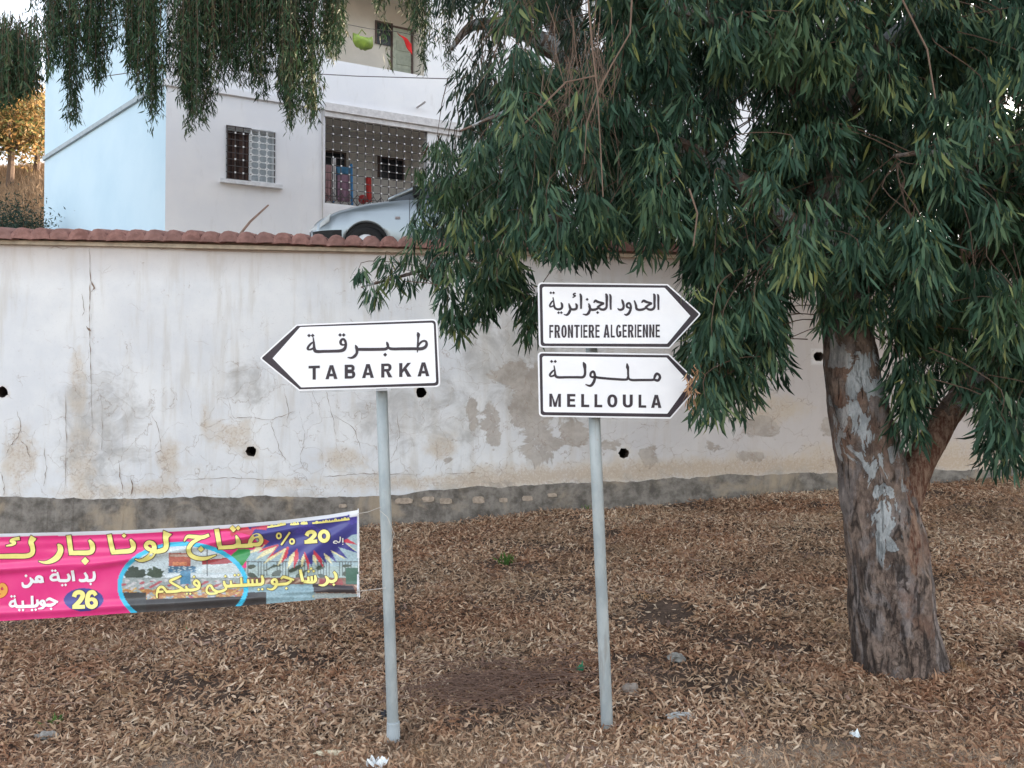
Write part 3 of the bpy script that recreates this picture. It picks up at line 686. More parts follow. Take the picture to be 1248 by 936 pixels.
# things on the balconies
def cloth_sheet(name, fp, nu, nv, mat, label, cat, group=None):
    V = np.array([[fp(i / (nu - 1), j / (nv - 1)) for j in range(nv)] for i in range(nu)]).reshape(-1, 3)
    o = fast_mesh(name, V, [grid_faces(nu, nv)], mat, smooth=True)
    md = o.modifiers.new('t', 'SOLIDIFY'); md.thickness = .008
    return tag(o, label, cat, group)
def build_balcony_things():
    def pt(px, py, d): t, z = onf(px, py, FD, d); return FP(t, z, d)
    # blue metal rack
    M = simple('blue_paint', (.06, .25, .52), .5); r = empty('drying_rack', pt(412, 250, .5), 'bright blue metal drying rack standing behind the barred balcony', 'drying rack')
    for a, c in (((405, 203), (406, 250)), ((428, 200), (429, 250))):
        b = B(); b.tube([pt(*a, .5), pt(*c, .5)], .03, 6); b.build('upright', M, r)
    for y in (204, 212):
        b = B(); b.tube([pt(404, y + .5, .5), pt(429, y, .5)], .018, 6); b.build('rail', M, r)
    def hang(px0, px1, y0, y1, d, seed):
        rs = random.Random(seed); ph = rs.uniform(0, 6)
        def f(u, v):
            p = pt(px0 + (px1 - px0) * u, y0 + (y1 - y0) * v, d); return p + FI * (.03 * math.sin(u * 11 + ph) * (.3 + v))
        return f
    cloth_sheet('hanging_cloth', hang(397, 408, 201, 245, .35, 1), 14, 10, simple('pale_pink_cloth', (.55, .33, .33), .9), 'pale pink cloth hanging leftmost behind the balcony grille', 'cloth', 'laundry behind the balcony grille')
    cloth_sheet('hanging_cloth', hang(411, 426, 213, 246, .42, 2), 14, 10, simple('mauve_cloth', (.28, .17, .23), .9), 'mauve cloth draped over the blue rack on the balcony', 'cloth', 'laundry behind the balcony grille')
    cloth_sheet('hanging_cloth', hang(404.5, 409, 193, 244, .28, 3), 8, 12, simple('white_cloth', (.62, .60, .60), .9), 'narrow white cloth hanging beside the pink cloth on the balcony', 'cloth', 'laundry behind the balcony grille')
    cloth_sheet('hanging_cloth', hang(410, 428, 204, 213, .44, 5), 14, 5, simple('blue_cloth', (.07, .20, .33), .9), 'dark blue cloth folded over the top of the blue rack', 'cloth', 'laundry behind the balcony grille')
    b = B(); p0, p1 = pt(449, 217, .4), pt(450, 246, .4); b.tube([p0, p1], .055, 8); o = b.build('red_post', simple('red_plastic', (.42, .03, .025), .5)); tag(o, 'upright red post standing behind the balcony bars', 'post')
    bm = bmesh.new(); bmesh.ops.create_uvsphere(bm, u_segments=12, v_segments=8, radius=.09); me = bpy.data.meshes.new('ball'); bm.to_mesh(me); bm.free(); me.materials.append(simple('red_ball', (.36, .03, .03), .6))
    o = bpy.data.objects.new('red_ball', me); link(o); o.location = pt(442, 243, .3); tag(o, 'small dark red ball beside the red post on the balcony', 'ball')
    # green bag on the upper balcony line
    V = []; c = pt(443, 50, .1)
    bm = bmesh.new(); bmesh.ops.create_uvsphere(bm, u_segments=20, v_segments=14, radius=1)
    for v in bm.verts:
        x, y, z = v.co; k = mnoise.noise(v.co * 1.3) * .2
        w_ = .205 * (1 + k); hh = .165 * (1 + k)
        zz = z * hh * (1.0 if z < 0 else .35) + (.13 * abs(x) ** 3 if z > 0 else 0) + .012 * math.sin(x * 14 + y * 5)
        v.co = c + FD * (x * w_) + FI * (y * .13 * (1 + k)) + Vector((0, 0, zz))
    me = bpy.data.meshes.new('green_bag'); bm.to_mesh(me); bm.free(); me.materials.append(simple('green_plastic', (.22, .32, .05), .45, .5, var=.35, sc=6, bump=.5))
    me.polygons.foreach_set('use_smooth', [True] * len(me.polygons))
    r = empty('green_bag', c, 'bulging lime green plastic bag hanging on the upper balcony', 'bag')
    me.transform(Mat_T(-r.location)); link(bpy.data.objects.new('bag_body', me), r)
    b = B(); b.tube([pt(437, 42, .1), pt(441, 36, .1), pt(446, 42, .1)], .012, 5); b.build('handle', MATS['green_plastic'], r)
    def f(u, v):
        return pt(484 + 18 * u + 4 * v * (1 - u), 39 + 14 * u + (12 * v) * (.35 + .9 * u) , .12) + FI * (.03 * math.sin(u * 8 + v * 3))
    cloth_sheet('red_cloth', f, 12, 7, simple('red_cloth', (.55, .02, .02), .8), 'bright red cloth hanging diagonally in front of the upper balcony door', 'cloth')
    b = B(); b.tube([pt(424, 30, .1) , pt(450, 35, .1), pt(480, 38, .1), pt(520, 46, .1)], .006, 4); o = b.build('clothes_line', M_BAR); tag(o, 'thin clothes line across the upper balcony opening', 'line')
    # overhead cable
    b = B(); A = P(100, 97, 13.9); K = P(204, 82, 13.9); E2 = P(330, 87, 13.6); E3 = P(545, 96, 13.2); E4 = P(760, 84, 13.0)
    b.tube([A, K, (K + E2) / 2 - Vector((0, 0, .02)), E2, (E2 + E3) / 2 - Vector((0, 0, .02)), E3, E4], .008, 5); o = b.build('overhead_cable', simple('cable', (.22, .2, .2), .7)); tag(o, 'thin dark cable strung across the front of the white house', 'cable')
    b = B(); b.tube([P(289, 290, 11.4), P(305, 270, 11.6), P(327, 250, 11.9)], [.019, .017, .012], 6); o = b.build('leaning_stick', simple('stick_wood', (.30, .20, .16), .8)); tag(o, 'bare brown stick leaning up behind the roof tiles of the wall', 'stick')
build_balcony_things()

# ================================================================== CAR on the terrace
def build_car():
    silver = N('silver_blue_paint'); f_ = silver.noise(300, 2); M_P = silver.fin(silver.mix(f_, (.20, .235, .265), (.27, .31, .34)), .28, .5, .5)
    M_P.node_tree.nodes['Principled BSDF'].inputs['Coat Weight'].default_value = .6
    M_G = simple('car_glass', (.02, .03, .04), .08, .8, var=0); M_K = simple('black_rubber', (.015, .015, .016), .7)
    x_w = P(446, 285, 12.1).x
    root = empty('parked_car', (x_w, 12.1 + .8, TZ), 'silver blue small hatchback car parked on the terrace behind the wall', 'car', rotz=0)
    O = Vector((x_w, 12.9, TZ))         # front axle x, centre line y
    st = np.concatenate([np.linspace(-.93, -.36, 12), np.linspace(-.34, .34, 19), np.linspace(.38, 2.08, 16), np.linspace(2.1, 2.78, 19), np.linspace(2.82, 3.02, 5)])
    hood = lambda x: np.interp(x, [-.93, -.90, -.82, -.65, -.4, 0, .45, 1.0, 2.0, 2.8, 3.02], [.50, .58, .68, .77, .86, .95, 1.01, 1.03, 1.04, 1.02, .98])
    half = lambda x: np.interp(x, [-.93, -.88, -.75, -.5, 0, .6, 2.3, 2.8, 3.02], [.50, .60, .70, .775, .81, .82, .82, .79, .72])
    def zb(x):
        b = .26
        for c in (0, 2.44):
            if abs(x - c) < .345: b = max(b, .30 + math.sqrt(max(0, .345 ** 2 - (x - c) ** 2)))
        return b
    V = []; prof = 12
    for x in st:
        h = hood(x); w_ = half(x); z0 = zb(x)
        pts = [(w_ * .97, z0), (w_ * 1.0, max(z0, .38) if z0 < .38 else z0 + .015), (w_ * 1.0, max(z0 + .03, .55)), (w_ * .99, max(z0 + .05, min(h - .09, .80))), (w_ * .965, h - .05), (w_ * .90, h - .01), (w_ * .5, h + .02), (0, h + .035)]
        ring = [(-a, z) for a, z in pts] + [(a, z) for a, z in pts[-2::-1]]
        V.append([O + Vector((x, a, z)) for a, z in ring])
    k = len(V[0]); v = [p for r in V for p in r]; f = []
    for i in range(len(V) - 1):
        for j in range(k - 1): f.append((i * k + j, (i + 1) * k + j, (i + 1) * k + j + 1, i * k + j + 1))
    f.append(tuple(range(k))); f.append(tuple(range(len(V) * k - 1, (len(V) - 1) * k - 1, -1)))
    mesh('body', v, f, M_P, root, smooth=True)
    # cabin: glass volume, pillars, roof
    cab = [(.35, .98, .70, .0), (1.15, 1.36, .60, 0), (1.35, 1.42, .58, 0), (2.2, 1.43, .58, 0), (2.75, 1.30, .60, 0), (2.98, 1.0, .68, 0)]
    v = []; f = []
    for x, z, wt, _ in cab:
        for a, zz in ((-.76, min(z, 1.0)), (-wt, z - .01), (0, z + .02), (wt, z - .01), (.76, min(z, 1.0))): v.append(O + Vector((x, a, zz)))
    for i in range(len(cab) - 1):
        for j in range(4): f.append((i * 5 + j, (i + 1) * 5 + j, (i + 1) * 5 + j + 1, i * 5 + j + 1))
    mesh('window_glass', v, f, M_G, root)
    v = []; f = []; rf = [(1.08, 1.345), (1.35, 1.435), (1.8, 1.46), (2.2, 1.45), (2.7, 1.34)]
    for x, z in rf:
        for a, dz in ((-.63, -.035), (-.56, .0), (0, .035), (.56, 0), (.63, -.035)): v.append(O + Vector((x, a, z + dz)))
    for i in range(len(rf) - 1):
        for j in range(4): f.append((i * 5 + j, (i + 1) * 5 + j, (i + 1) * 5 + j + 1, i * 5 + j + 1))
    mesh('roof', v, f, M_P, root, smooth=True)
    for s in (-1, 1):
        b = B(); b.tube([O + Vector((.33, s * .735, .99)), O + Vector((.75, s * .685, 1.20)), O + Vector((1.15, s * .63, 1.355)), O + Vector((1.5, s * .615, 1.42)), O + Vector((2.2, s * .615, 1.42)), O + Vector((2.8, s * .66, 1.27)), O + Vector((3.0, s * .72, 1.02))], .035, 8); b.build('pillar', M_P, root, True)
        b = B(); b.tube([O + Vector((1.62, s * .755, 1.0)), O + Vector((1.62, s * .612, 1.42))], .03, 6); b.build('door_pillar', M_K, root)
        # headlight
        v = []; f = []
        hl = [(-.895, .56, .61), (-.80, .55, .66), (-.68, .60, .735), (-.56, .66, .80)]
        for x, z0, z1 in hl:
            w_ = float(half(x)) + .006; v += [O + Vector((x, s * w_, z0)), O + Vector((x, s * (w_ * .985 + .004), (z0 + z1) / 2)), O + Vector((x + .02, s * (w_ * .93), z1 + .005))]
        for i in range(3): f += [(i * 3, i * 3 + 3, i * 3 + 4, i * 3 + 1), (i * 3 + 1, i * 3 + 4, i * 3 + 5, i * 3 + 2)]
        mesh('headlight', v, f, simple('headlight_glass', (.42, .44, .44), .12, .8), root, smooth=True)
        b = B(); b.box(O + Vector((.48, s * .822, .705)), (.07, .016, .035)); b.build('side_indicator', simple('indicator_grey', (.30, .25, .26), .3), root)
        b = B(); b.box(O + Vector((1.35, s * .828, .50)), (1.2, .02, .05)); b.build('side_trim', M_K, root)
        b = B(); b.box(O + Vector((.66, s * .8225, .66)), (.006, .006, .7)); b.build('door_gap', M_K, root)
        b = B(); b.tube([O + Vector((.80, s * .80, 1.0)), O + Vector((.79, s * .92, 1.03))], [.03, .03], 6); b.box(O + Vector((.78, s * .95, 1.06)), (.09, .2, .13)); b.build('wing_mirror', M_K, root)
        # bumper strip wraps the corner
        v = []; f = []
        for i, x in enumerate((-.90, -.80, -.65, -.50, -.37)):
            w_ = float(half(x)) + .012
            v += [O + Vector((x, s * w_, .30)), O + Vector((x, s * w_, .53))]
            if i: f.append((2 * i - 2, 2 * i, 2 * i + 1, 2 * i - 1))
        mesh('bumper_strip', v, f, M_K, root)
        for cx in (0, 2.44):
            W = bpy.data.objects.new('wheel', None); link(W, root); W.location = (cx, s * .72, .29)
            cc = O + Vector((cx, s * .72, .29))
            prof_ = [(.18, .09), (.24, .095), (.28, .085), (.295, .06), (.295, -.06), (.28, -.085), (.18, -.09)]; v = []; f = []; na = 28
            for a in range(na):
                an = 2 * math.pi * a / na
                for r_, y_ in prof_: v.append(cc + Vector((math.cos(an) * r_, s * y_, math.sin(an) * r_)))
            m_ = len(prof_)
            for a in range(na):
                for q in range(m_ - 1): f.append((a * m_ + q, a * m_ + q + 1, ((a + 1) % na) * m_ + q + 1, ((a + 1) % na) * m_ + q))
            mesh.local = False
            mesh('tyre', v, f, M_K, W, smooth=True)
            b = B(); b.tube([cc + Vector((0, s * .07, 0)), cc + Vector((0, s * .085, 0))], [.185, .17], 20); b.build('rim', simple('rim_grey', (.45, .46, .48), .4, metal=.5), W)
            b = B(); q = []
            for a in range(15):
                an = math.pi * a / 14; q.append(O + Vector((cx + math.cos(an) * .35, s * .76, .30 + math.sin(an) * .35)))
            b.prism(q, (0, -s * .5, 0)); b.build('wheel_arch', M_K, root)
build_car()

# ================================================================== strokes and lettering
def catmull(pts, k=5):
    if len(pts) < 3: return pts
    P_ = [pts[0]] + list(pts) + [pts[-1]]; out = []
    for i in range(1, len(P_) - 2):
        a, b, c, d = (np.array(P_[i + q], float) for q in (-1, 0, 1, 2))
        for j in range(k):
            t = j / k; out.append(tuple(.5 * ((2 * b) + (-a + c) * t + (2 * a - 5 * b + 4 * c - d) * t * t + (-a + 3 * b - 3 * c + d) * t ** 3)))
    out.append(tuple(pts[-1])); return out
class Ink:
    """collects 2-D polygons (photo pixels) that are then laid on a surface"""
    def __init__(s, ox=0, oy=0, sc=1., add=0.): s.p = []; s.o = (ox, oy); s.s = sc; s.add = add
    def T(s, x, y): return (s.o[0] + x / s.s, s.o[1] + y / s.s)
    def poly(s, pts): s.p.append([s.T(*q) for q in pts])
    def stroke(s, pts, straight=False, k=5):
        if straight:
            q = [pts[0]]
            for a, c in zip(pts, pts[1:]):
                m_ = max(1, int(math.hypot(c[0] - a[0], c[1] - a[1]) / 9))
                q += [tuple(a[j] + (c[j] - a[j]) * i / m_ for j in range(3)) for i in range(1, m_ + 1)]
        else: q = catmull(pts, k)
        L = []; Rr = []
        for i, (x, y, w_) in enumerate(q):
            a = q[max(0, i - 1)]; c = q[min(len(q) - 1, i + 1)]; dx, dy = c[0] - a[0], c[1] - a[1]; l = math.hypot(dx, dy) or 1
            w_ = max(w_, .5) + s.add; ex = 0
            if s.add and i in (0, len(q) - 1): ex = s.add / 2 * (-1 if i == 0 else 1)
            x += dx / l * ex; y += dy / l * ex
            L.append((x - dy / l * w_ / 2, y + dx / l * w_ / 2)); Rr.append((x + dy / l * w_ / 2, y - dx / l * w_ / 2))
        s.strip(L, Rr)
        if s.add == 0 or True:
            x, y, w_ = q[0]
    def strip(s, L, Rr): s.p.append(('S', [s.T(*q) for q in L], [s.T(*q) for q in Rr]))
    def dot(s, x, y, r):
        r += s.add / 2; s.poly([(x - r, y), (x, y - r), (x + r, y), (x, y + r)])
    def ring(s, cx, cy, rx, ry, w_, a0=0, a1=360, n_=18):
        s.stroke([(cx + rx * math.cos(R(a0 + (a1 - a0) * i / n_)), cy - ry * math.sin(R(a0 + (a1 - a0) * i / n_)), w_) for i in range(n_ + 1)], True)
    def build(s, name, mat, surf, parent, off=.002, step=1e-4, label=None):
        v = []; f = []; z = 0
        for p in s.p:
            z += 1; o_ = off + step * (z % 14); n0 = len(v)
            if p[0] == 'S':
                L, Rr = p[1], p[2]
                for a, b in zip(L, Rr): v += [surf(*a, o_), surf(*b, o_)]
                f += [(n0 + 2 * i, n0 + 2 * i + 1, n0 + 2 * i + 3, n0 + 2 * i + 2) for i in range(len(L) - 1)]
            else:
                v += [surf(*q, o_) for q in p]; f.append(tuple(range(n0, n0 + len(p))))
        o = mesh(name, v, f, mat, parent)
        if label: o['label'] = label
        return o
def glyph(ch, W, s, b):
    """bold grotesque capitals in a W x 1 box (y up): list of polygons / ('ring',...)"""
    r = lambda x0, y0, x1, y1: [(x0, y0), (x1, y0), (x1, y1), (x0, y1)]
    def half_ring(x0, y0, y1, x1):      # bowl opening left, from x0 to x1
        ry = (y1 - y0) / 2; xc = x1 - min(ry * .9, (x1 - x0) * .6); rx = x1 - xc; cy = (y0 + y1) / 2; q = [r(x0, y1 - b, xc, y1), r(x0, y0, xc, y0 + b)]
        for i in range(8):
            a0, a1 = R(-90 + 22.5 * i), R(-90 + 22.5 * (i + 1))
            q.append([(xc + rx * math.cos(a0), cy + ry * math.sin(a0)), (xc + rx * math.cos(a1), cy + ry * math.sin(a1)), (xc + (rx - s) * math.cos(a1), cy + (ry - b) * math.sin(a1)), (xc + (rx - s) * math.cos(a0), cy + (ry - b) * math.sin(a0))])
        return q
    def oring(a0, a1, n_=20, x0=0, y0=0, x1=None, y1=1):
        x1 = W if x1 is None else x1; cx, cy, rx, ry = (x0 + x1) / 2, (y0 + y1) / 2, (x1 - x0) / 2, (y1 - y0) / 2; q = []
        def e(a, kx, ky): c, d = math.cos(a), math.sin(a); return (cx + kx * math.copysign(abs(c) ** .88, c), cy + ky * math.copysign(abs(d) ** .88, d))
        for i in range(n_):
            p, t = R(a0 + (a1 - a0) * i / n_), R(a0 + (a1 - a0) * (i + 1) / n_)
            q.append([e(p, rx, ry), e(t, rx, ry), e(t, rx - s, ry - b), e(p, rx - s, ry - b)])
        return q
    m = W / 2
    if ch == 'T': return [r(0, 1 - b, W, 1), r(m - s / 2, 0, m + s / 2, 1 - b)]
    if ch == 'A':
        k = lambda y: y * (m - s * .55)
        return [[(0, 0), (s * 1.05, 0), (m, .74), (m, 1), (m - s * .55, 1)], [(W, 0), (m + s * .55, 1), (m, 1), (m, .74), (W - s * 1.05, 0)], [(s * 1.05 + (m - s) * .28, .2), (W - s * 1.05 - (m - s) * .28, .2), (W - s * 1.05 - (m - s) * .5, .2 + b), (s * 1.05 + (m - s) * .5, .2 + b)]]
    if ch == 'B': return [r(0, 0, s, 1)] + half_ring(s, .47, 1, W * .94) + half_ring(s, 0, .47 + b * .55, W)
    if ch == 'R': return [r(0, 0, s, 1)] + half_ring(s, .42, 1, W * .96) + [[(W - s * 1.15, 0), (W * 1.03, 0), (m + s * .75, .43), (m - s * .2, .43)]]
    if ch == 'P': return [r(0, 0, s, 1)] + half_ring(s, .42, 1, W)
    if ch == 'K': return [r(0, 0, s, 1), [(s, .28), (s, .55), (W - s * 1.15, 1), (W, 1)], [(W - s * 1.15, 0), (W * 1.04, 0), (m + s * .25, .68), (m - s * .45, .52)]]
    if ch == 'M': return [r(0, 0, s * .85, 1), r(W - s * .85, 0, W, 1), [(s * .85, 1), (m, .30), (m, 0), (m - s * .45, 0), (s * .85, .72)], [(W - s * .85, 1), (W - s * .85, .72), (m + s * .45, 0), (m, 0), (m, .30)]]
    if ch == 'N': return [r(0, 0, s, 1), r(W - s, 0, W, 1), [(s, 1), (s, .66), (W - s, 0), (W - s, .34)]]
    if ch == 'E': return [r(0, 0, s, 1), r(s, 1 - b, W, 1), r(s, .5 - b / 2 + .02, W * .93, .5 + b / 2 + .02), r(s, 0, W, b)]
    if ch == 'F': return [r(0, 0, s, 1), r(s, 1 - b, W, 1), r(s, .5 - b / 2, W * .9, .5 + b / 2)]
    if ch == 'L': return [r(0, 0, s, 1), r(s, 0, W, b)]
    if ch == 'I': return [r(0, 0, s, 1)]
    if ch == 'O' or ch == '0': return oring(0, 360)
    if ch == 'U': return [r(0, .36, s, 1), r(W - s, .36, W, 1)] + oring(180, 360, 10, 0, 0, W, .72)
    if ch == 'G': return oring(38, 335, 18) + [r(W - s, .08, W, .5), r(m * 1.05, .5 - b, W - s, .5)]
    return []
GW = dict(T=.8, A=.88, B=.78, R=.82, K=.86, M=.78, N=.76, E=.62, F=.6, L=.58, I=.2, O=.8, U=.72, G=.78)

def latin(ink, txt, cells, y0, y1, slope, x_ref, s=.2, b=.17):
    """cells: list of (x0,x1) in ink coords; y0 top, y1 bottom at x_ref"""
    if not hasattr(ink, 'groups'): ink.groups = []
    for ch, (xa, xb) in zip(txt, cells):
        n0 = len(ink.p)
        W_px = xb - xa; H = y1 - y0; W_ = W_px / H
        ss = min(s, W_ * .36) if ch != 'I' else W_
        for poly in glyph(ch, W_, ss, b):
            ink.poly([(xa + x * H, (y1 - y * H) + slope * (xa + x * H - x_ref)) for x, y in poly])
        ink.groups.append(ink.p[n0:])

M_STEEL = None
n = N('galvanised_steel'); a = n.noise(9, 6, .65, sc=(1, 1, .4)); b_ = n.noise(60, 4, .6)
c = n.mix(n.ramp(a, .35, .65), (.29, .325, .335), (.40, .43, .43)); c = n.mix(n.math('MULTIPLY', n.ramp(b_, .62, .72), .35), c, (.34, .27, .20))
st_ = n.noise(7, 6, .7, sc=(3, 3, .25)); c = n.mix(n.math('MULTIPLY', n.ramp(st_, .56, .68), .45), c, (.22, .19, .16)); n.bump(b_, .15, .004); M_STEEL = n.fin(c, .55, .35, .2)
n = N('sign_white'); a = n.noise(5, 5, .6); b_ = n.noise(22, 6, .7)
c = n.mix(n.ramp(a, .4, .7), (.84, .83, .85), (.90, .89, .90)); c = n.mix(n.math('MULTIPLY', n.ramp(b_, .66, .74), .18), c, (.55, .5, .45))
M_SW = n.fin(c, .35, .4)
M_INK = simple('sign_black', (.030, .020, .028), .4, .4, var=.2)
M_ALU = simple('sign_back_aluminium', (.45, .45, .46), .5, metal=.3)

def round_poly(pts, rad, k=5):
    out = []; n_ = len(pts)
    for i in range(n_):
        p0, p, p1 = (np.array(pts[(i + q) % n_], float) for q in (-1, 0, 1)); r_ = rad[i]
        if r_ <= 0: out.append(tuple(p)); continue
        a = p + (p0 - p) / np.linalg.norm(p0 - p) * r_; b = p + (p1 - p) / np.linalg.norm(p1 - p) * r_
        for j in range(k + 1): t = j / k; out.append(tuple((1 - t) ** 2 * a + 2 * t * (1 - t) * p + t * t * b))
    return out
def inset(pts, d):
    n_ = len(pts); out = []; c = np.mean(np.array(pts), 0)
    area = sum(pts[i][0] * pts[(i + 1) % n_][1] - pts[(i + 1) % n_][0] * pts[i][1] for i in range(n_)); sg = 1 if area > 0 else -1
    for i in range(n_):
        p0, p, p1 = (np.array(pts[(i + q) % n_], float) for q in (-1, 0, 1))
        e0 = (p - p0) / np.linalg.norm(p - p0); e1 = (p1 - p) / np.linalg.norm(p1 - p)
        n0 = np.array([-e0[1], e0[0]]) * sg; n1 = np.array([-e1[1], e1[0]]) * sg
        a = p + n0 * d; b = p + n1 * d; den = e0[0] * e1[1] - e0[1] * e1[0]
        if abs(den) < 1e-6: out.append(tuple(a)); continue
        t = ((b[0] - a[0]) * e1[1] - (b[1] - a[1]) * e1[0]) / den; out.append(tuple(a + e0 * t))
    return out
def sign_panel(root, Y0, yaw, outer, rad, inner, irad, inks, label, name='sign_panel'):
    """plane through Y0 at x=centre with slope yaw"""
    cxw = PX(np.mean([p[0] for p in outer]), Y0)
    def surf(px, py, off=0.):
        r = ray(px, py); k = (Y0 - yaw * cxw) / (r.y - yaw * r.x); p = r * k; p.z += CAMZ
        nn = Vector((yaw, -1, 0)).normalized(); return p + nn * off
    nn = Vector((yaw, -1, 0)).normalized()
    po = [surf(*q) for q in round_poly(outer, rad)]
    b = B(); b.prism(po, -nn * .026); pn = b.build(name, M_SW, root); pn['label'] = label
    # mat: front white, rest aluminium
    pn.data.materials.append(M_ALU)
    for pl in pn.data.polygons:
        if pl.index != 0: pl.material_index = 0
    bl = inset(outer, 1.7); b = B(); b.add([surf(*q, .0012) for q in round_poly(bl, [max(0, r_ - 1) for r_ in rad])], [tuple(range(len(round_poly(bl, [max(0, r_ - 1) for r_ in rad]))))]); b.build('black_border', M_INK, pn)
    q_ = round_poly(inner, irad); b = B(); b.add([surf(*q, .0024) for q in q_], [tuple(range(len(q_)))]); b.build('white_field', M_SW, pn)
    for ink, nm in inks:
        if nm == 'letter':
            for g in ink.groups:
                q = Ink(); q.p = g; q.build('letter', M_INK, surf, pn, .0036, 8e-5)
        else: ink.build(nm, M_INK, surf, pn, .0036, 8e-5)['kind'] = 'stuff'
    return surf, nn
def pole(root, foot, top, r0, label=None):
    b = B(); b.tube([foot - Vector((0, 0, .15)), foot, foot.lerp(top, .5), top], r0, 20); b.build('pole', M_STEEL, root, True)

# ---- sign 1: TABARKA
def sign_one():
    Y0 = 4.17; root = empty('direction_sign', P(480, 905, Y0), 'white arrow sign reading TABARKA pointing left on a leaning steel post', 'road sign', 'bilingual direction signs')
    foot = P(479.5, 903, Y0); foot.y = Y0
    top = P(465, 470, Y0 + .045); top2 = foot + (top - foot) * 1.17
    pole(root, foot, top2, .0298)
    b = B(); b.tube([foot + Vector((0, 0, -.05)), foot + Vector((-.001, 0, .095)), foot + Vector((-.001, 0, .10))], [.036, .0335, .031], 18); b.build('base_sleeve', simple('sleeve_grey', (.36, .40, .42), .7), root)
    outer = [(361.5, 395.4), (532.6, 388.6), (536.6, 471.6), (364.6, 476.2), (316.2, 436.7)]; rad = [0, 6, 6, 0, 3]
    inner = [(366.0, 398.6), (528.6, 393.3), (531.6, 466.6), (367.2, 472.2), (332.4, 436.7)]; irad = [1, 3, 3, 1, 0]
    k = Ink(360, 380, 6.933, 5)
    k.stroke([(152, 218, 5), (158, 262, 12), (160, 300, 18), (168, 328, 24), (190, 336, 22), (240, 335, 20), (320, 333, 20), (380, 330, 22), (412, 318, 24), (426, 290, 18), (426, 258, 16), (412, 234, 16), (393, 236, 16), (383, 256, 18), (388, 274, 14), (408, 280, 10), (424, 274, 6)])
    k.stroke([(156, 256, 7), (135, 268, 12), (112, 294, 15), (106, 314, 14), (122, 320, 10), (146, 312, 12), (160, 300, 10)])
    for q in ((117, 201), (148, 201), (379, 196), (410, 196)): k.dot(*q, 13.5)
    k.stroke([(509, 283, 5), (517, 300, 20), (522, 325, 20), (520, 350, 17), (503, 374, 20), (476, 389, 14), (445, 386, 3)])
    k.stroke([(512, 318, 18), (560, 318, 21), (640, 318, 21), (720, 317, 21), (765, 314, 21), (783, 296, 16), (779, 272, 18), (772, 256, 6)])
    k.stroke([(779, 286, 8), (796, 308, 18), (830, 314, 20), (900, 313, 20), (1000, 312, 20), (1060, 313, 22), (1096, 300, 22), (1110, 274, 18), (1102, 250, 14), (1078, 248, 13), (1052, 268, 12), (1032, 300, 9)])
    k.dot(760, 363, 15); k.stroke([(1032, 176, 5), (1040, 192, 24), (1038, 225, 12), (1036, 270, 11), (1034, 308, 12), (1032, 342, 2)])
    L = Ink(360, 380, 6.933); latin(L, 'TABARKA', [(113, 208), (255, 357), (418, 508), (564, 665), (726, 818), (878, 978), (1033, 1133)], 457, 575, -.0305, 113, .23, .19)
    s, nn = sign_panel(root, Y0 - .045, -.05, outer, rad, inner, irad, [(k, 'arabic_lettering'), (L, 'letter')], 'white left pointing panel with black border reading TABARKA')
    b = B()
    for y in (402, 464):
        a, c = s(375, y + 1.5, -.034), s(528, y - 3.5, -.034); b.tube([a, c], .008, 4)
    b.build('back_rail', M_ALU, root)
    for y in (405, 462):
        b = B(); c = foot + (top2 - foot) * ((905 - y) / (905 - 470) / 1.17 * 1.0); b.tube([c - Vector((0, 0, .012)), c + Vector((0, 0, .012))], .036, 16); b.build('clamp', M_ALU, root)
    b = B(); pl = [s(364.6, 476.6, -.002), s(477, 474.0, -.002), s(477, 475.8, -.002), s(365.3, 478.4, -.002)]; b.prism(pl, -nn * .02); b.build('lower_lip', M_ALU, root)
sign_one()
